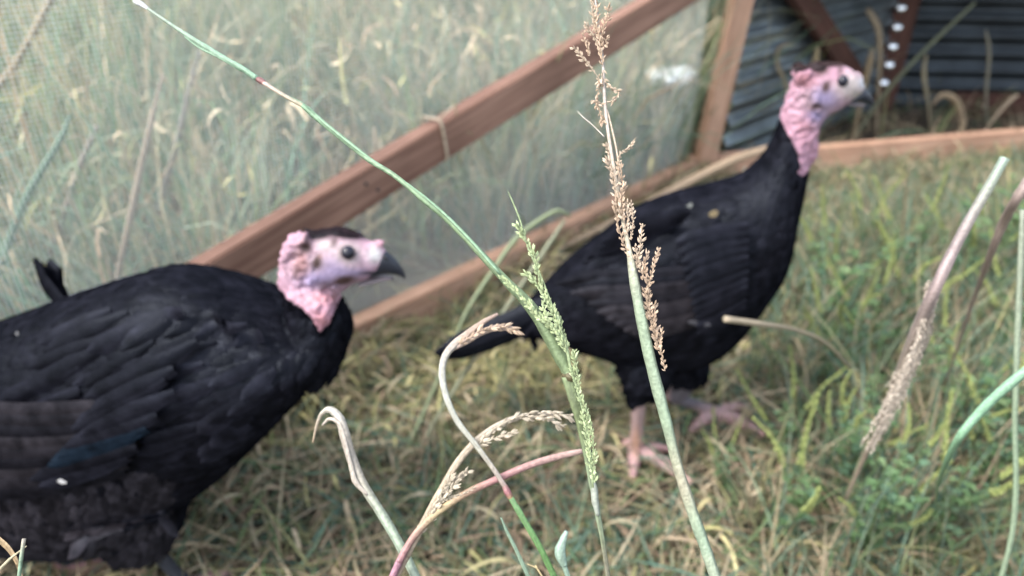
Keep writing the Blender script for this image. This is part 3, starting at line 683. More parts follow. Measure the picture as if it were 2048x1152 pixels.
csk = paint(np.tile(PINK, (len(V), 1)), [(gauss(px, py, 650, 535, 90, 62), PALE), (gauss(px, py, 635, 560, 45, 18), LAV), (gauss(px, py, 700, 543, 42, 12), LAV), (gauss(px, py, 725, 520, 45, 18), (.68, .45, .55)),
      (gauss(px, py, 696, 508, 29, 26) * .85, WHITE), (gauss(px, py, 650, 490, 18, 12) * .8, WHITE), (gauss(px, py, 665, 535, 26, 20) * .6, LAV), (gauss(px, py, 600, 505, 12, 36, .3), (.66, .42, .46)), (gauss(px, py, 750, 510, 16, 18), (.62, .62, .62)),
      (gauss(px, py, 604, 530, 14, 32, .15) * .75, (.25, .11, .10)), (gauss(px, py, 612, 495, 13, 11) * 1.1, BROWN), (gauss(px, py, 592, 545, 7, 14) * .6, BROWN), (gauss(px, py, 615, 480, 12, 7) * .5, BROWN), (gauss(px, py, 668, 484, 8, 12, .3) * .85, BROWN),
      (gauss(px, py, 690, 466, 46, 13, .17) * 1.3, (.012, .009, .01)), (gauss(px, py, 645, 466, 32, 14, -.25) * 1.2, (.016, .011, .012)), (gauss(px, py, 634, 525, 10, 15, .2) * 1.2, (.06, .035, .03)), (gauss(px, py, 640, 512, 6, 6) * .6, (.3, .16, .14)),
      (gauss(px, py, 688, 561, 25, 9, -.2) * 1.2, BROWN), (gauss(px, py, 648, 570, 18, 9) * .75, BROWN), (gauss(px, py, 764, 487, 10, 7), (.62, .34, .40)), (gauss(px, py, 640, 598, 34, 16) * .7, (.70, .33, .36)), (gauss(px, py, 643, 640, 18, 20), SALMON),
      (gauss(px, py, 695, 507, 17, 15) * 1.1, (.16, .13, .12)), (gauss(px, py, 742, 546, 26, 3.5, -.05), (.02, .02, .03))])
c[skin] = csk[skin]; lg = np.tile((.04, .043, .055), (len(V), 1)); lo = zz < .03; lg[lo] = LEGP; c[leg] = lg[leg]; setcol(me1, c)
two_mats(me1, ~(skin | leg)); link_mesh('body', me1, None, root1)
bvh1 = BVHTree.FromPolygons([tuple(v) for v in V], [tuple(p.vertices) for p in me1.polygons])
def size1(p):
    x, y, d = proj(p); x = x[0]; y = y[0]
    if x > 560: return .018, .011
    if x > 450: return .028, .017
    if y > 950: return .034, .015
    return .040, .023
def flow1(p, nn):
    x, y, d = proj(p); x = x[0]; y = y[0]
    if x > 570: return -t1.h * .5 + np.array([0, 0, -1.])
    if y > 950: return -t1.h * .6 + np.array([0, 0, -1.])
    return -t1.h + np.array([0, 0, -.35])
def col1(p):
    x, y, d = proj(p)
    return BLACK + (BR * .7 if y[0] > 940 and x[0] < 350 else 0)
plumage(t1, me1, ~(skin | leg) & (px > -180), root1, 6500, size1, flow1, col1)
for k in range(9):                      # flight feathers of the folded wing
    j = 8 - k; side_feather(t1, bvh1, (330 - 6 * j, 770 + 17 * j), (-160 + 12 * j, 800 + 17 * j), 44, BLACK * .9 + BR * .35 * (k % 3) + BR * .2, root1, 'flight_feather', out=.007 + .0011 * k, mid=(90, 795 + 17 * j))
for k in range(9):
    j = 8 - k; tl = j in (5, 6)
    side_feather(t1, bvh1, (380 - 10 * j + random.uniform(-15, 25), 700 + 21 * j + random.uniform(-8, 8)), (225 - 12 * j + random.uniform(-25, 25) + (20 if tl else 0), 765 + 19 * j + random.uniform(-8, 8)), 44, (np.array([.005, .009, .015]) if tl else BLACK * rng.uniform(.8, 2.)), root1, 'wing_covert', out=.019 + .0006 * k, bulge=.004, nseg=7,
                 label='teal-sheened wing covert' if tl else None)
for row, (rx, ry, tx, ty) in enumerate(((560, 640, 450, 650), (470, 600, 330, 610), (350, 575, 190, 610), (220, 600, 40, 650))):
    for k in range(13):
        j = (12 - k) * .56 + .9; a1, a2 = random.uniform(-35, 35), random.uniform(-14, 14)
        if j < (2.3 if rx > 500 else 1.7): continue
        side_feather(t1, bvh1, (rx - 9 * j + a1, ry + 30 * j + a2), (tx + 40 - 10 * j + a1 + random.uniform(-25, 25), ty + 33 * j + a2 + random.uniform(-12, 16)), random.uniform(26, 46), BLACK * rng.uniform(.7, 2.6), root1, 'back_feather', out=.003 + .0004 * k, bulge=.005, nseg=7)
for k in range(5):
    r0 = q(150, 640, -.02 - .012 * k); r1 = q(66 + 10 * k, 520 + 8 * (k % 3), -.09 - .004 * k); P = catmull([r0, (r0 + r1) / 2 + [-.01, 0, .004], r1], 7)
    mb = MB(); feather_plate(mb, P, np.tile(t1.n, (7, 1)), .028, BLACK * (1 + .8 * (k % 2))); mb.build('tail_feather', M_FEATHER, root1)
V, N = arr(me1); px, py, dp = proj(V)
def bristles(bird, me, m, root, n, L, d0):
    o = plumage(bird, me, m, root, n, lambda p: (L * rng.uniform(.6, 1.2), L * .3), lambda p, nn: -bird.h + np.array([0, 0, .15]), lambda p: np.array(d0), name='crown_bristles'); o['kind'] = 'stuff'
bristles(t1, me1, skin & ((gauss(px, py, 692, 466, 42, 9, .17) > .5) | (gauss(px, py, 645, 466, 28, 9, -.25) > .5)), root1, 420, .012, (.012, .008, .009))
V, N = arr(me2); px2, py2, dp2 = proj(V)
bristles(t2, me2, (gauss(px2, py2, 1643, 132, 15, 12) > .5) | (gauss(px2, py2, 1672, 127, 30, 6) > .5) | (gauss(px2, py2, 1612, 134, 22, 9, -.3) > .6), root2, 320, .010, (.022, .014, .014))
V, N = arr(me1)
eye(t1, root1, 695, 507, 14, .0235)
beak(t1, root1, [((731, 544), (731, 551), .0112), ((746, 537), (746, 550), .0112), ((757, 506), (757, 549), .0102), ((768, 501), (770, 548), .0092), ((782, 511), (783, 548), .0072), ((797, 526), (796, 550), .0048), ((807, 541), (805, 554), .0028), ((811, 553), (810, 558), .0012)],
     [((722, 556), (724, 567), .0125), ((742, 553), (746, 565), .0105), ((765, 552), (768, 561), .007), ((785, 553), (787, 558), .003)])
mb = MB(); 
for sgn in (1, -1):
    cN = t1.pt(771, 512, .0095 * sgn); grain(mb, cN - t1.h * .004, t1.h + [0, 0, -.6], .009, .004, (.008, .008, .01))
mb.build('nostril', M_BEAK, root1)
def speck(bird, bvh, px, py, L, W, col, label, ang=0.):
    c = bird.pt(px, py, .09); hit = bvh.ray_cast(Vector(CP), Vector(nrm(ray(px, py))), 3.0)
    c = np.array(hit[0]) + np.array(hit[1]) * .02 if hit[0] is not None else c
    mb = MB(); d = bird.h * math.cos(ang) + np.array([0, 0, 1]) * math.sin(ang)
    nn = np.array(hit[1]) if hit[0] is not None else bird.n; P = np.array([c + d * L * s + nn * .004 * math.sin(3 * s) for s in np.linspace(-.5, .5, 6)])
    feather_plate(mb, P, np.tile(nn, (6, 1)), W, col, across=2); o = mb.build('seed_husk', M_HUSK); props(o, label, 'husk', 'bits of husk stuck on the feathers')
speck(t1, bvh1, 133, 938, .034, .007, (.5, .5, .5), 'small white fluff on the near turkey below its wing')
speck(t1, bvh1, 66, 682, .006, .004, (.25, .25, .25), 'tiny pale speck on the near turkey upper back')
speck(t2, bvh2, 1318, 462, .020, .012, (.50, .30, .20), 'brownish flake on the far turkey folded wing', .9)
speck(t2, bvh2, 1346, 449, .012, .008, (.36, .32, .16), 'olive husk beside the brown flake on the far turkey')
speck(t2, bvh2, 1424, 437, .012, .009, (.14, .11, .06), 'dull tan husk on the far turkey shoulder')
speck(t2, bvh2, 1380, 426, .009, .007, (.14, .15, .14), 'grey seed on the far turkey shoulder nearest its spine')
speck(t2, bvh2, 1500, 357, .009, .007, (.16, .14, .11), 'round pale seed at the base of the far turkey neck')
speck(t2, bvh2, 1392, 634, .030, .008, (.06, .06, .07), 'grey fluff under the far turkey wing')

# ------------------------------------------------------------------ foreground grass stems
GREEN = (.22, .32, .16); PGREEN = (.40, .50, .33); STRAWC = (.60, .52, .40); PNK = (.50, .30, .27); LAVST = (.50, .46, .44); SAGE = (.27, .37, .24)
def stempath(pts):
    """pts: (px,py,depth,width_px)"""
    P = [at(x, y, d) for x, y, d, w_ in pts]; r_ = [w_ * d / FPX / 2 for x, y, d, w_ in pts]; return P, r_
def to_ground(P, r_, cols, toward=None):
    """prepend a foot on the ground below the first point"""
    f = P[0] * 1.0; dirn = nrm(P[0] - P[1]); f = P[0] + dirn * .12; g = f * 1.0; g[2] = 0; g[:2] += dirn[:2] * .10
    return [g, (f + g) / 2 + dirn * .0, f] + P, [r_[0]] * 3 + r_, [cols[0]] * 3 + list(cols)
def stalk(name, label, cat, pts, cols, grounded=True, group=None, sides=14, flat=1.0):
    P, r_ = stempath(pts); cols = list(cols) if isinstance(cols[0], (tuple, list, np.ndarray)) else [cols] * len(pts)
    if len(cols) != len(pts):
        cc = catmull(np.array(cols, float), len(pts)); cols = [tuple(x) for x in cc]
    if grounded: P, r_, cols = to_ground(P, r_, cols)
    root = empty(name, P[0], label, cat, group); mb = MB(); tube(mb, P, r_, cols, sides, len(P) * 6, flat=flat); mb.build('culm', M_STEM, root); return root
def spikelets(root, name, pts, col, size=8, dens=.55, awn=0, colvar=.2, stem_r=1.2, spread=.55, label=None):
    """pts (px,py,depth) axis of one branch, spikelets packed along it"""
    P = np.array([at(*p) for p in pts]); d = pts[0][2]; mb = MB(); C_ = catmull(P, 40); seg = np.linalg.norm(np.diff(C_, axis=0), axis=1).sum(); k = d / FPX
    tube(mb, P, stem_r * k / 2 * 1.6, np.array(col) * .9, 5, 16)
    n = max(3, int(seg / (size * k) / dens * 1.6)); C_ = catmull(P, n + 1); T = np.gradient(C_, axis=0)
    for i in range(n):
        t = nrm(T[i]); a = i * 2.4 + random.uniform(-.4, .4); u = nrm(np.cross(t, FW)); v = np.cross(t, u)
        o_ = u * math.cos(a) + v * math.sin(a); dd_ = t + o_ * random.uniform(spread * .3, spread * 1.7) + np.array([random.uniform(-.2, .2) for _ in range(3)]); L = size * k * random.uniform(.6, 1.55); cc = np.clip(np.array(col) * random.uniform(1 - colvar, 1 + colvar), 0, 1)
        if random.random() < .25: cc = np.clip(cc * 1.2 + .05, 0, 1)
        grain(mb, C_[i] + o_ * k * 1.0, dd_, L * 1.2, L * .4, cc)
        if random.random() < .6: grain(mb, C_[i] + o_ * k * 1.6, dd_ + o_ * .35, L * 1.0, L * .33, np.clip(cc * 1.12, 0, 1))
    o = mb.build(name, M_HUSK, root, False)
    if label: o['label'] = label
    return o
D0 = .385
s1 = stalk('green_grass', 'long green stem with green seeds, arching from bottom centre to upper left corner', 'grass stem',
    [(1216, 1152, .40, 9), (1205, 1080, .398, 10), (1192, 1010, .395, 12), (1178, 930, .39, 15), (1163, 850, .387, 20), (1146, 790, D0, 23), (1134, 752, D0, 23)],
    [(.25, .24, .17), (.27, .32, .2), (.34, .42, .28), (.22, .28, .14), (.23, .28, .15), (.26, .33, .17)])
def seg(root, name, pts, cols, sides=14, label=None, flat=1.0):
    P, r_ = stempath(pts); cols = list(cols) if isinstance(cols[0], (tuple, list, np.ndarray)) else [cols] * len(pts)
    if len(cols) != len(pts): cols = [tuple(x) for x in catmull(np.array(cols, float), len(pts))]
    mb = MB(); tube(mb, P, r_, cols, sides, len(P) * 6, flat=flat); o = mb.build(name, M_STEM, root)
    if label: o['label'] = label
    return o
seg(s1, 'leaf_sheath', [(1141, 752, D0, 24), (1128, 728, D0, 25), (1108, 690, D0, 26), (1080, 640, D0, 25), (1050, 600, .387, 22), (1018, 568, .39, 18), (960, 506, .395, 14), (900, 444, .40, 12), (850, 402, .40, 11), (790, 352, .405, 10), (742, 322, .41, 11), (700, 289, .415, 11), (641, 242, .42, 11), (605, 211, .421, 9)],
    [(.25, .33, .17), (.2, .27, .14), (.24, .33, .18), (.26, .38, .22), (.27, .40, .25), (.26, .42, .26)])
seg(s1, 'leaf_blade', [(1000, 548, .388, 6), (940, 480, .393, 7), (880, 420, .398, 6), (820, 372, .402, 5), (772, 339, .406, 4), (735, 314, .410, 6), (700, 287, .413, 7), (650, 247, .418, 7), (610, 212, .423, 7), (575, 193, .425, 5)], (.28, .44, .28), label='narrow blade folded along the stem')
seg(s1, 'culm', [(612, 215, .421, 8), (568, 191, .423, 8), (528, 166, .426, 9)], [(.5, .47, .32), (.62, .5, .42)], label='cream section of the stem')
seg(s1, 'stem_node', [(530, 167, .426, 10), (521, 161, .427, 12), (513, 157, .427, 10)], (.34, .17, .16), label='dark pink joint')
seg(s1, 'culm', [(515, 158, .427, 11), (484, 137, .43, 11), (450, 118, .433, 11), (417, 98, .436, 12), (385, 78, .438, 10), (340, 48, .443, 7), (296, 18, .448, 6)], [(.27, .44, .30), (.30, .46, .32), (.40, .48, .38)])
seg(s1, 'stem_tip', [(298, 19, .448, 6), (287, 11, .449, 9), (276, 5, .45, 12), (267, 2, .45, 6)], (.66, .68, .68), label='torn whitish tip')
seg(s1, 'leaf_blade', [(484, 141, .43, 6), (440, 116, .433, 5), (400, 96, .436, 5), (370, 74, .438, 3)], (.26, .4, .27))
seg(s1, 'stem_node', [(1148, 756, D0, 20), (1140, 752, D0 - .001, 25), (1125, 748, D0, 10)], (.14, .12, .06), label='brown kink where the stem is bent')
seg(s1, 'leaf_sheath', [(1196, 1030, .394, 8), (1190, 1000, .393, 14), (1188, 975, .392, 13), (1181, 950, .391, 6)], (.44, .48, .40), label='papery collar')
GS = (.50, .58, .33); d1 = .380
seg(s1, 'panicle_branch', [(1186, 975, d1, 4), (1180, 900, d1, 3), (1160, 800, d1, 3), (1142, 740, d1, 5), (1134, 700, d1, 6), (1118, 650, d1, 4), (1085, 560, d1, 3), (1058, 500, d1, 3), (1040, 440, d1, 3.5), (1026, 405, d1, 3), (1016, 383, d1, 1.5)], (.42, .52, .28))
for pts, sz in (([(1118, 655, d1), (1100, 610, d1), (1080, 560, d1), (1070, 515, d1), (1052, 480, d1), (1035, 450, d1)], 10),
                ([(1135, 705, d1), (1120, 670, d1), (1098, 612, d1), (1076, 572, d1), (1050, 545, d1)], 10),
                ([(1110, 665, d1), (1085, 640, d1), (1068, 622, d1), (1040, 592, d1), (1018, 568, d1), (1002, 553, d1)], 8),
                ([(1128, 690, d1 - .002), (1098, 650, d1 - .002), (1072, 630, d1 - .002), (1060, 605, d1 - .002)], 9),
                ([(1132, 700, d1 - .002), (1122, 676, d1 - .002), (1108, 655, d1 - .002), (1090, 625, d1 - .002), (1086, 604, d1)], 10),
                ([(1158, 782, d1), (1156, 750, d1), (1150, 720, d1), (1148, 702, d1)], 9), ([(1160, 800, d1), (1150, 760, d1), (1142, 735, d1)], 8),
                ([(1178, 900, d1), (1176, 850, d1), (1172, 820, d1), (1162, 798, d1)], 9), ([(1190, 965, d1), (1182, 930, d1), (1176, 890, d1), (1170, 850, d1), (1164, 825, d1)], 9),
                ([(1186, 960, d1), (1188, 930, d1), (1190, 905, d1)], 8), ([(1188, 910, d1), (1184, 870, d1), (1178, 835, d1)], 6),
                ([(1134, 700, d1 + .003), (1124, 660, d1 + .003), (1118, 640, d1 + .003), (1104, 620, d1)], 9)):
    spikelets(s1, 'seed_cluster', pts, GS, size=sz * .92, dens=.5)
d2 = .392
s2 = stalk('green_grass', 'pale upright stem right of centre, dry tan seed head reaching the top edge', 'grass stem',
    [(1432, 1160, .41, 22), (1410, 1095, .409, 22), (1390, 1040, .407, 22), (1368, 975, .405, 21), (1350, 915, .403, 20), (1334, 850, .40, 21), (1318, 790, .398, 23), (1300, 720, .395, 22), (1287, 660, .393, 22), (1275, 600, d2, 20), (1266, 550, d2, 18), (1258, 500, d2, 11), (1244, 430, .395, 8), (1232, 360, .397, 8), (1220, 290, .40, 7), (1210, 210, .403, 7), (1206, 130, .406, 6), (1198, 60, .41, 5), (1190, -10, .413, 4)],
    [(.45, .52, .38), (.42, .54, .38), (.55, .52, .38), (.42, .52, .36), (.44, .54, .38), (.42, .52, .36), (.50, .54, .40), (.62, .56, .42), (.64, .55, .43), (.62, .54, .46), (.60, .54, .48), (.60, .55, .5)])
TAN = (.58, .44, .32); TAN2 = (.62, .50, .38)
for pts, sz, cc in (([(1268, 525, d2), (1250, 492, d2), (1235, 445, d2), (1233, 410, d2), (1236, 395, d2)], 9, TAN),
        ([(1255, 470, d2), (1244, 430, d2), (1232, 395, d2), (1228, 350, d2), (1214, 320, d2)], 10, TAN2), ([(1250, 440, d2), (1243, 400, d2), (1246, 370, d2), (1240, 330, d2)], 9, TAN), ([(1256, 465, d2), (1256, 430, d2), (1254, 400, d2)], 8, TAN2), ([(1262, 480, d2), (1266, 440, d2), (1262, 405, d2)], 6, TAN2),
        ([(1272, 540, d2), (1278, 510, d2), (1282, 480, d2), (1285, 447, d2)], 9, TAN2), ([(1285, 560, d2), (1290, 530, d2), (1294, 505, d2)], 8, TAN),
        ([(1294, 590, d2), (1300, 560, d2), (1308, 530, d2), (1318, 496, d2)], 7, TAN), ([(1300, 640, d2), (1299, 600, d2), (1294, 565, d2), (1290, 535, d2)], 11, TAN), ([(1312, 680, d2), (1306, 650, d2), (1298, 620, d2), (1288, 580, d2)], 11, (.5, .38, .28)),
        ([(1330, 742, d2), (1324, 710, d2), (1319, 690, d2), (1325, 657, d2)], 9, TAN), ([(1316, 700, d2), (1311, 670, d2), (1308, 640, d2), (1310, 605, d2)], 9, TAN), ([(1284, 545, d2), (1276, 520, d2), (1270, 490, d2)], 7, TAN2),
        ([(1238, 350, .397), (1240, 310, .398), (1256, 298, .4), (1269, 280, .40)], 5, TAN2), ([(1232, 380, .397), (1222, 345, .398), (1218, 310, .4), (1212, 290, .4)], 7, TAN2),
        ([(1199, 158, .404), (1178, 130, .404), (1162, 112, .404), (1147, 95, .404)], 8, TAN2), ([(1180, 112, .404), (1175, 95, .404), (1165, 65, .404)], 7, TAN), ([(1200, 110, .405), (1192, 80, .405), (1180, 62, .405), (1170, 49, .405)], 7, TAN2),
        ([(1203, 100, .405), (1206, 60, .405), (1214, 38, .405), (1217, 16, .405)], 8, TAN), ([(1200, 100, .406), (1190, 60, .406), (1187, 30, .406), (1184, 0, .406)], 8, TAN2), ([(1206, 130, .404), (1202, 100, .404), (1197, 70, .404), (1193, 40, .405), (1196, 5, .406)], 9, TAN), ([(1215, 95, .404), (1212, 80, .404), (1218, 76, .404)], 8, TAN),
        ([(1208, 158, .403), (1216, 172, .403), (1228, 180, .403), (1238, 184, .403), (1232, 198, .403), (1222, 207, .403)], 8, TAN2), ([(1196, 160, .403), (1200, 170, .403), (1195, 190, .403), (1192, 205, .403), (1200, 225, .403), (1206, 248, .402)], 8, TAN), ([(1181, 203, .403), (1192, 206, .403), (1204, 210, .403)], 7, TAN2), ([(1207, 140, .403), (1203, 160, .403), (1198, 168, .403)], 10, TAN2)):
    spikelets(s2, 'seed_cluster', pts, cc, size=sz, spread=.6, dens=.6)
seg(s2, 'panicle_branch', [(1238, 400, .396, 5), (1236, 320, .399, 4), (1222, 250, .402, 4), (1212, 213, .403, 3)], TAN2)
seg(s2, 'awn', [(1209, 274, .402, 3), (1185, 250, .402, 2.5), (1168, 236, .402, 3), (1155, 223, .402, 1.5)], (.7, .64, .55))
# dry bent stems lower left of centre
s3 = stalk('dry_grass', 'dry pale stem hooked over at the top, left of the bottom centre', 'grass stem',
    [(835, 1160, .47, 19), (800, 1090, .472, 19), (765, 1030, .475, 19), (730, 975, .477, 18), (705, 920, .48, 20), (690, 870, .48, 20), (680, 838, .482, 18), (662, 820, .484, 14), (645, 826, .486, 9), (634, 850, .488, 6), (626, 885, .49, 4)],
    [(.42, .5, .38), (.42, .5, .38), (.5, .46, .38), (.56, .5, .42), (.55, .52, .45), (.55, .48, .38), (.5, .38, .26)])
seg(s3, 'leaf_sheath', [(735, 990, .474, 6), (712, 965, .474, 11), (704, 940, .475, 10), (692, 890, .476, 8), (680, 850, .478, 8), (660, 838, .48, 7), (645, 850, .482, 4)], (.60, .53, .44))
s4 = stalk('green_grass', 'thin stem with pink joint, green below, straw coloured where it curls over', 'grass stem',
    [(1112, 1160, .45, 12), (1080, 1095, .45, 12), (1045, 1035, .452, 12), (1022, 996, .455, 11)], [(.15, .30, .10), (.17, .33, .12), (.2, .36, .16)])
seg(s4, 'stem_node', [(1023, 998, .455, 10), (1016, 986, .455, 14), (1009, 972, .456, 11)], [(.55, .42, .2), (.36, .16, .16), (.42, .25, .22)], label='pink joint')
seg(s4, 'culm', [(1010, 974, .456, 10), (985, 935, .458, 10), (950, 888, .46, 11), (915, 843, .465, 12), (893, 795, .47, 13), (884, 750, .475, 14), (889, 715, .48, 14), (908, 690, .485, 16), (935, 668, .49, 14), (965, 645, .495, 10), (995, 628, .5, 6)],
    [(.5, .38, .33), (.48, .46, .38), (.5, .5, .42), (.55, .54, .46), (.6, .53, .45), (.6, .46, .36), (.6, .44, .36)])
seg(s4, 'panicle_branch', [(900, 700, .484, 9), (935, 682, .487, 11), (965, 664, .49, 12), (1000, 655, .493, 12), (1030, 660, .495, 10), (1037, 668, .496, 5)], (.60, .46, .38))
spikelets(s4, 'seed_cluster', [(920, 690, .483), (960, 664, .486), (1000, 654, .49), (1034, 662, .492)], TAN, size=13, spread=.5)
s5 = stalk('dry_grass', 'dry seed head arching right with shredded tan sheath, beside the pink stalk', 'grass stem',
    [(795, 1150, .46, 12), (815, 1110, .46, 13), (845, 1050, .462, 15), (880, 985, .465, 15), (915, 925, .468, 14), (950, 885, .47, 15), (985, 858, .472, 14), (1020, 840, .474, 12), (1060, 830, .476, 10), (1100, 830, .478, 8), (1140, 832, .48, 5)], [(.5, .38, .28), (.56, .46, .33), (.58, .5, .4), (.56, .5, .42)])
for pts, sz in (([(960, 885, .468), (1000, 852, .47), (1050, 830, .472), (1100, 826, .474), (1142, 832, .476)], 13), ([(1040, 836, .47), (1090, 838, .471), (1128, 852, .472)], 12), ([(955, 892, .468), (990, 876, .469), (1028, 866, .47)], 11),
                ([(858, 1045, .46), (885, 1000, .46), (912, 965, .461), (936, 942, .462)], 12), ([(838, 1070, .46), (870, 1010, .46), (905, 950, .461)], 13), ([(880, 1000, .46), (920, 990, .461), (948, 975, .462)], 5)):
    spikelets(s5, 'seed_cluster', pts, (.55, .48, .37), size=sz, spread=.35)
s6 = stalk('green_grass', 'pinkish bare stalk leaning right, ending against the tall green stem', 'grass stem',
    [(782, 1160, .455, 14), (800, 1120, .455, 14), (830, 1070, .457, 14), (875, 1025, .46, 14), (930, 988, .463, 14), (990, 960, .466, 14), (1060, 930, .47, 14), (1120, 912, .473, 13), (1165, 902, .476, 10)], [(.46, .24, .30), (.50, .28, .26), (.58, .46, .26), (.52, .28, .26), (.56, .36, .32), (.6, .42, .36)])
s7 = stalk('dry_grass', 'thick pale stem leaning to the right edge with a drooping dry tassel', 'grass stem',
    [(1690, 1000, .93, 5), (1722, 930, .88, 8), (1760, 850, .80, 10), (1800, 740, .72, 15), (1838, 650, .66, 22), (1870, 580, .62, 22), (1905, 505, .61, 20), (1945, 430, .60, 19), (1980, 370, .595, 18), (2010, 316, .59, 17)],
    [(.3, .25, .18), (.4, .32, .25), (.42, .35, .28), (.5, .42, .36), (.5, .40, .37), (.48, .38, .37), (.46, .40, .38), (.42, .46, .38), (.42, .54, .44)], grounded=False)
for i in range(24):
    x0 = 1862 + random.uniform(-12, 12); y0 = 590 + random.uniform(-30, 40); tt = random.uniform(.35, 1.05); x1 = 1858 - 125 * tt + random.uniform(-24, 24); y1 = 620 + 280 * tt
    spikelets(s7, 'tassel_strand', [(x0, y0, .64), ((x0 + x1) / 2 + 14, (y0 + y1) / 2, .68 + random.uniform(-.01, .01)), (x1, y1, .74)], (.62, .54, .45), size=7, spread=.3, dens=1.0, stem_r=.8)
stalk('single_grass', 'bright green blade curving down from the right edge', 'grass blade', [(1872, 1005, .92, 4), (1876, 970, .78, 5), (1888, 935, .66, 9), (1915, 880, .60, 14), (1955, 830, .59, 17), (2000, 785, .58, 18), (2060, 735, .57, 18)], [(.20, .34, .16), (.24, .42, .24), (.28, .50, .32), (.30, .50, .34)], grounded=False)
stalk('dry_grass', 'short pinkish stem entering from the right edge above the green blade', 'grass stem', [(1890, 770, 1.09, 4), (1940, 620, .9, 7), (1985, 500, .76, 14), (2010, 440, .72, 18), (2035, 395, .68, 18), (2070, 340, .67, 18)], [(.3, .25, .2), (.36, .28, .24), (.42, .33, .28), (.5, .38, .36)], grounded=False)
stalk('green_grass', 'thin upright pale green stem close to the right edge', 'grass stem', [(2030, 830, .66, 10), (2034, 700, .65, 11), (2040, 560, .64, 11), (2046, 420, .63, 10)], [(.32, .42, .28), (.4, .44, .34)])
stalk('single_grass', 'short broad grey-green leaf at the bottom edge beside the pink-jointed stem', 'leaf', [(1140, 1165, .45, 10), (1128, 1130, .45, 14), (1120, 1105, .45, 22), (1124, 1085, .45, 16), (1133, 1062, .45, 8)], [(.3, .42, .32), (.42, .56, .46)])
stalk('single_grass', 'thin grey-green blade poking up left of the pink-jointed stem', 'grass blade', [(1062, 1165, .46, 8), (1035, 1105, .46, 7), (1015, 1065, .46, 6), (1002, 1035, .46, 3)], (.30, .42, .3))
stalk('single_grass', 'small tan thread of grass at the bottom edge', 'grass blade', [(1092, 1165, .43, 3.5), (1075, 1138, .43, 3), (1055, 1128, .43, 2)], (.6, .48, .26))
stalk('single_grass', 'broad tan dead blade curling in at the bottom left corner', 'grass blade', [(48, 1175, .42, 8), (36, 1130, .42, 10), (18, 1098, .42, 14), (-15, 1068, .42, 14)], (.52, .38, .22), flat=.3)
stalk('single_grass', 'short straight pale green stub in the bottom left corner', 'grass stem', [(36, 1175, .41, 7), (42, 1120, .41, 7), (48, 1078, .41, 7)], [(.3, .44, .3), (.34, .46, .32), (.6, .52, .42)])
stalk('single_grass', 'thin cream blade crossing the stub in the bottom left corner', 'grass blade', [(-12, 1150, .415, 6), (20, 1118, .415, 5), (53, 1092, .415, 2)], (.62, .55, .36))
stalk('dry_grass', 'short tan stalk poking out past the far turkey breast', 'grass stem', [(1700, 735, 1.0, 6), (1650, 685, .96, 7), (1590, 660, .92, 9), (1520, 648, .86, 12), (1450, 638, .83, 13)], [(.25, .22, .15), (.38, .32, .22), (.5, .42, .3)], grounded=False)
stalk('dry_grass', 'long pale stalk leaning over the rail behind the far turkey back', 'grass stem', [(1190, 462, 1.9, 12), (1290, 410, 1.95, 16), (1400, 352, 2.0, 17), (1480, 315, 2.02, 16), (1562, 290, 2.05, 12)], (.50, .37, .25))
stalk('green_grass', 'bent pale green stem in front of the low rail between the turkeys', 'grass stem', [(905, 690, 1.27, 7), (935, 620, 1.27, 8), (980, 550, 1.28, 9), (1030, 480, 1.3, 10), (1080, 440, 1.32, 10), (1115, 422, 1.33, 9), (1140, 432, 1.34, 5)], (.32, .38, .22))
stalk('green_grass', 'straight pale stem crossing the bent green one', 'grass stem', [(965, 690, 1.27, 7), (1000, 635, 1.27, 8), (1050, 560, 1.28, 8), (1110, 470, 1.3, 8), (1130, 440, 1.3, 4)], (.34, .36, .24))
for pts, c_, lab in (([(240, 530, 1.3, 11), (262, 430, 1.28, 14), (290, 300, 1.26, 13), (325, 150, 1.24, 6)], (.42, .34, .25), 'tall tan dry stem behind the mesh above the near turkey'),
        ([(310, 430, 1.5, 12), (350, 300, 1.48, 12), (375, 190, 1.46, 8), (400, 100, 1.45, 5)], (.34, .31, .27), 'greyish dry stem right of the tan one behind the mesh'),
        ([(120, 450, 1.4, 10), (160, 330, 1.4, 11), (195, 250, 1.4, 8)], (.36, .32, .26), 'shorter greyish stem left of the tan one behind the mesh'),
        ([(30, 130, 1.5, 14), (75, 50, 1.5, 14), (110, -20, 1.5, 14)], (.42, .34, .22), 'tan seed stem near the upper left corner behind the mesh'),
        ([(0, 530, 1.25, 14), (50, 400, 1.25, 15), (120, 280, 1.24, 12), (140, 230, 1.24, 6)], (.2, .32, .22), 'broad blue-green blade at the left edge behind the mesh')):
    stalk('meadow_grass', lab, 'grass stem', pts, c_)

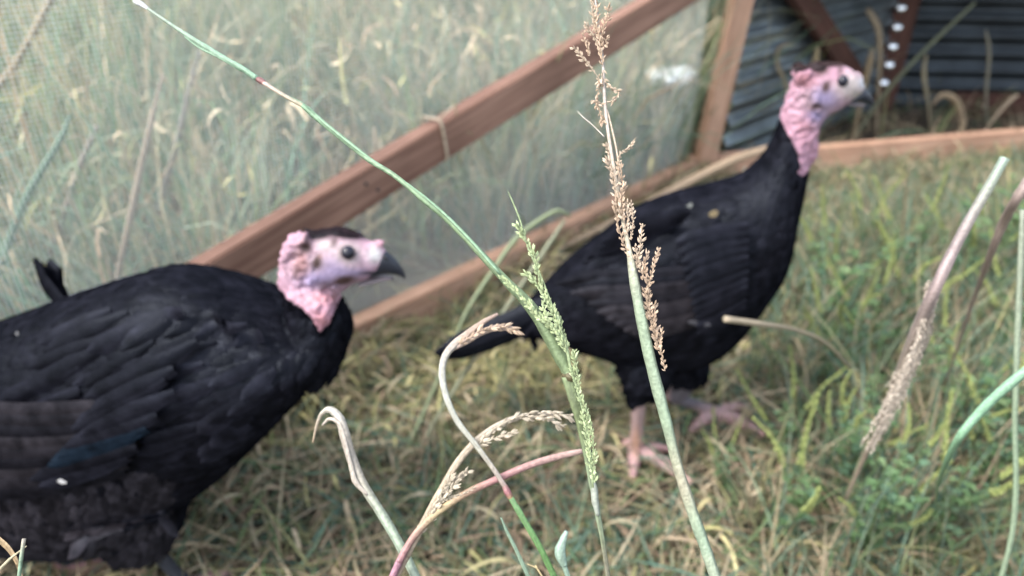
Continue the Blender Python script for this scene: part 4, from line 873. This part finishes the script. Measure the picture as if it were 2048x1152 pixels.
def inshed(pts, y): 
    out = []
    for (x_, y_, w_) in pts:
        c_ = onplane(x_, y_, np.array([0, y, 0]), np.array([0, -1., 0])); out.append((x_, y_, float(proj(c_)[2][0]), w_))
    return out
for pts, yy, c_, lab in (([(1752, 300, 8), (1756, 200, 10), (1760, 110, 16), (1756, 55, 20), (1735, 18, 16)], 2.62, (.42, .33, .22), 'dry stalk with a drooping tan tip beside the shiny screw caps'),
        ([(1700, 300, 7), (1722, 200, 9), (1738, 130, 14), (1745, 98, 6)], 2.55, (.40, .30, .18), 'feathery dry tip showing just above the far turkey beak'),
        ([(1590, 330, 7), (1600, 220, 8), (1628, 130, 13), (1635, 95, 8)], 2.42, (.44, .35, .2), 'tan seed tip showing behind the crown of the far turkey'),
        ([(1600, 300, 6), (1575, 180, 8), (1555, 130, 10), (1560, 95, 8), (1590, 88, 5)], 2.40, (.38, .31, .2), 'thin curled dry blade left of the far turkey head'),
        ([(1975, 330, 7), (1972, 200, 9), (1978, 110, 12), (1972, 60, 6)], 2.70, (.26, .24, .18), 'dull upright stalk in front of the shaded metal sheet'),
        ([(1700, 290, 8), (1760, 200, 9), (1840, 110, 10), (1950, 5, 8)], 2.60, (.20, .22, .14), 'long slanting olive blade crossing the shaded metal sheet'),
        ([(1868, 320, 7), (1858, 220, 8), (1848, 150, 14), (1852, 110, 8)], 2.66, (.36, .31, .2), 'short dry stalk with a narrow husk in front of the shaded sheet'),
        ([(1910, 330, 8), (1925, 260, 12), (1915, 205, 13), (1885, 190, 12), (1865, 210, 6)], 2.60, (.44, .33, .21), 'tan leaf curled over like a hook above the end rail'),
        ([(1940, 310, 8), (1985, 240, 10), (2020, 200, 15), (2035, 190, 10)], 2.58, (.44, .35, .25), 'pale dry leaf leaning right above the end rail'),
        ([(1455, 330, 6), (1475, 230, 8), (1500, 150, 8), (1490, 110, 5)], 2.36, (.30, .28, .18), 'dull thin blade between the corner post and the far turkey head')):
    stalk('shelter_grass', lab, 'grass stem', inshed(pts, yy), c_, sides=8, flat=.6)
# ------------------------------------------------------------------ weeds with flower spikes on the right
def weed_proto(seed, h, nsp):
    r = random.Random(seed); root = bpy.data.objects.new('weed', None); COL.objects.link(root)
    st = MB(); lv = MB(); spikes = []
    def leaf(p, d, L, c):
        d = nrm(d); u = nrm(np.cross(d, [0, 0, 1.])); V = [p]; w_ = L * .22
        for s, k in ((.3, .7), (.55, 1), (.8, .45)): V += [p + d * L * s + u * w_ * k + [0, 0, L * .1 * k], p + d * L * s - [0, 0, L * .04 * s], p + d * L * s - u * w_ * k + [0, 0, L * .1 * k]]
        V.append(p + d * L - [0, 0, L * .12]); F = [(0, 1, 2), (0, 2, 3), (1, 4, 5, 2), (2, 5, 6, 3), (4, 7, 8, 5), (5, 8, 9, 6), (7, 10, 8), (8, 10, 9)]; lv.add(V, F, c)
    def stem(p, d, L, rad, lvl):
        d = nrm(d); bend = np.array([r.uniform(-.2, .2), r.uniform(-.2, .2), .35]); P = [p, p + d * L * .5, p + d * L * .8 + bend * L * .12, p + d * L + bend * L * .25]
        tube(st, P, [rad, rad * .8, rad * .6, rad * .4], (.13, .19, .075), 5, 8); C_ = catmull(P, 12)
        for i in range(1, 11):
            for s in (0, 1):
                a = r.uniform(0, 6.28); g = np.array([math.cos(a), math.sin(a), r.uniform(-.1, .5)]); q_ = C_[i]
                cc = np.array(r.choice([(.11, .19, .085), (.13, .22, .10), (.17, .25, .12), (.12, .21, .13)]))
                Lf = L * r.uniform(.12, .24) * (1.1 - i / 16); leaf(q_, g, Lf, cc)
                for e in (-1, 1):
                    g2 = nrm(g) + e * nrm(np.cross(g, [0, 0, 1.])) * .8; leaf(q_ + nrm(g) * Lf * .35, g2, Lf * .55, cc * 1.05)
        return C_[-1], nrm(C_[-1] - C_[-3])
    tips = [stem(np.zeros(3), np.array([r.uniform(-.15, .15), r.uniform(-.15, .15), 1]), h, .0022, 0)]
    for i in range(nsp - 1):
        a = r.uniform(0, 6.28); z = h * r.uniform(.25, .7); tips.append(stem(np.array([0, 0, z]), np.array([math.cos(a), math.sin(a), 1.3]), h * r.uniform(.3, .55), .0015, 1))
    so_ = st.build('stem', M_STEM, None); so_.parent = root; lo_ = lv.build('foliage', M_GRASS, None, False); lo_.parent = root; lo_['kind'] = 'stuff'
    for p, d in tips:
        mb = MB(); L = r.uniform(.045, .085); bx_ = np.array([r.uniform(-.3, .3), r.uniform(-.3, .3), 0]) * L; P = np.array([p, p + d * L * .5 + bx_ * .2, p + d * L + bx_]); tube(mb, P, .0008, (.2, .28, .08), 4, 6); C_ = catmull(P, 22)
        for i, q_ in enumerate(C_):
            for k in range(3):
                a = i * 2.1 + k * 2.09; o_ = np.array([math.cos(a), math.sin(a), r.uniform(-.7, .3)]); grain(mb, q_, o_, .0050 * r.uniform(.5, 1.25) * (1.15 - i / 30), .0036, np.array([.36, .41, .15]) * r.uniform(.6, 1.3))
        if not mb.n or r.random() < .22: continue
        f = mb.build('flower_spike', M_HUSK, None, False); f.parent = root
    return root
def clone(root):
    c = root.copy(); COL.objects.link(c)
    for ch in root.children:
        k = ch.copy(); COL.objects.link(k); k.parent = c
    return c
protos = [weed_proto(3, .17, 5), weed_proto(5, .22, 7), weed_proto(9, .12, 4)]
used = set()
WEEDS = [(1660, 700, 1, 1.0, 'leafy weed with tall yellow-green spikes just right of the far turkey breast'), (1720, 760, 0, 1.0, 'spiky weed right of the tall one by the far turkey breast'),
  (1650, 800, 0, .9, 'small weed at the far turkey feet, on its right'), (1910, 620, 1, 1.1, 'tall yellow-spiked weed behind the thick leaning stem'), (1990, 560, 1, 1.0, 'spiked weed beside the right edge, under the end of the rail'),
  (1800, 600, 0, 1.1, 'weed standing left of the thick leaning stem'), (1440, 990, 0, .5, 'pale narrow weed by the far turkey nearest foot'), (1560, 960, 2, 1.0, 'low bright weed on the ground below the far turkey'),
  (1650, 1010, 1, .8, 'bushy weed between the pale stem and the drooping tassel, near the bottom'), (1720, 1130, 1, .8, 'bright weed at the bottom edge, under the drooping tassel'), (1860, 930, 1, .9, 'leafy weed at the lower end of the bright curving blade'),
  (1960, 1010, 0, 1.1, 'weed in the lower right, beneath the curving blade'), (1850, 1120, 2, 1.2, 'low weed on the bottom edge right of the bright one'), (1780, 700, 2, 1.3, 'low weed directly behind the drooping tassel'), (2010, 740, 0, 1.0, 'weed on the right edge behind the curving blade'),
  (1560, 1110, 2, 1.1, 'low weed on the bare soil at the bottom edge'), (1700, 560, 2, 1.2, 'low weed in front of the end rail, below the far turkey beak')]
for (px_, py_, k, s_, lab) in WEEDS:
    o = protos[k] if k not in used else clone(protos[k]); used.add(k)
    g = ground(px_, py_); o.location = tuple(g); s_ *= 1.15; o.scale = (s_, s_, s_); o.rotation_euler = (random.uniform(-.12, .12), random.uniform(-.12, .12), random.uniform(0, 6.28)); props(o, lab, 'weed', 'spiked weeds on the right of the pen')
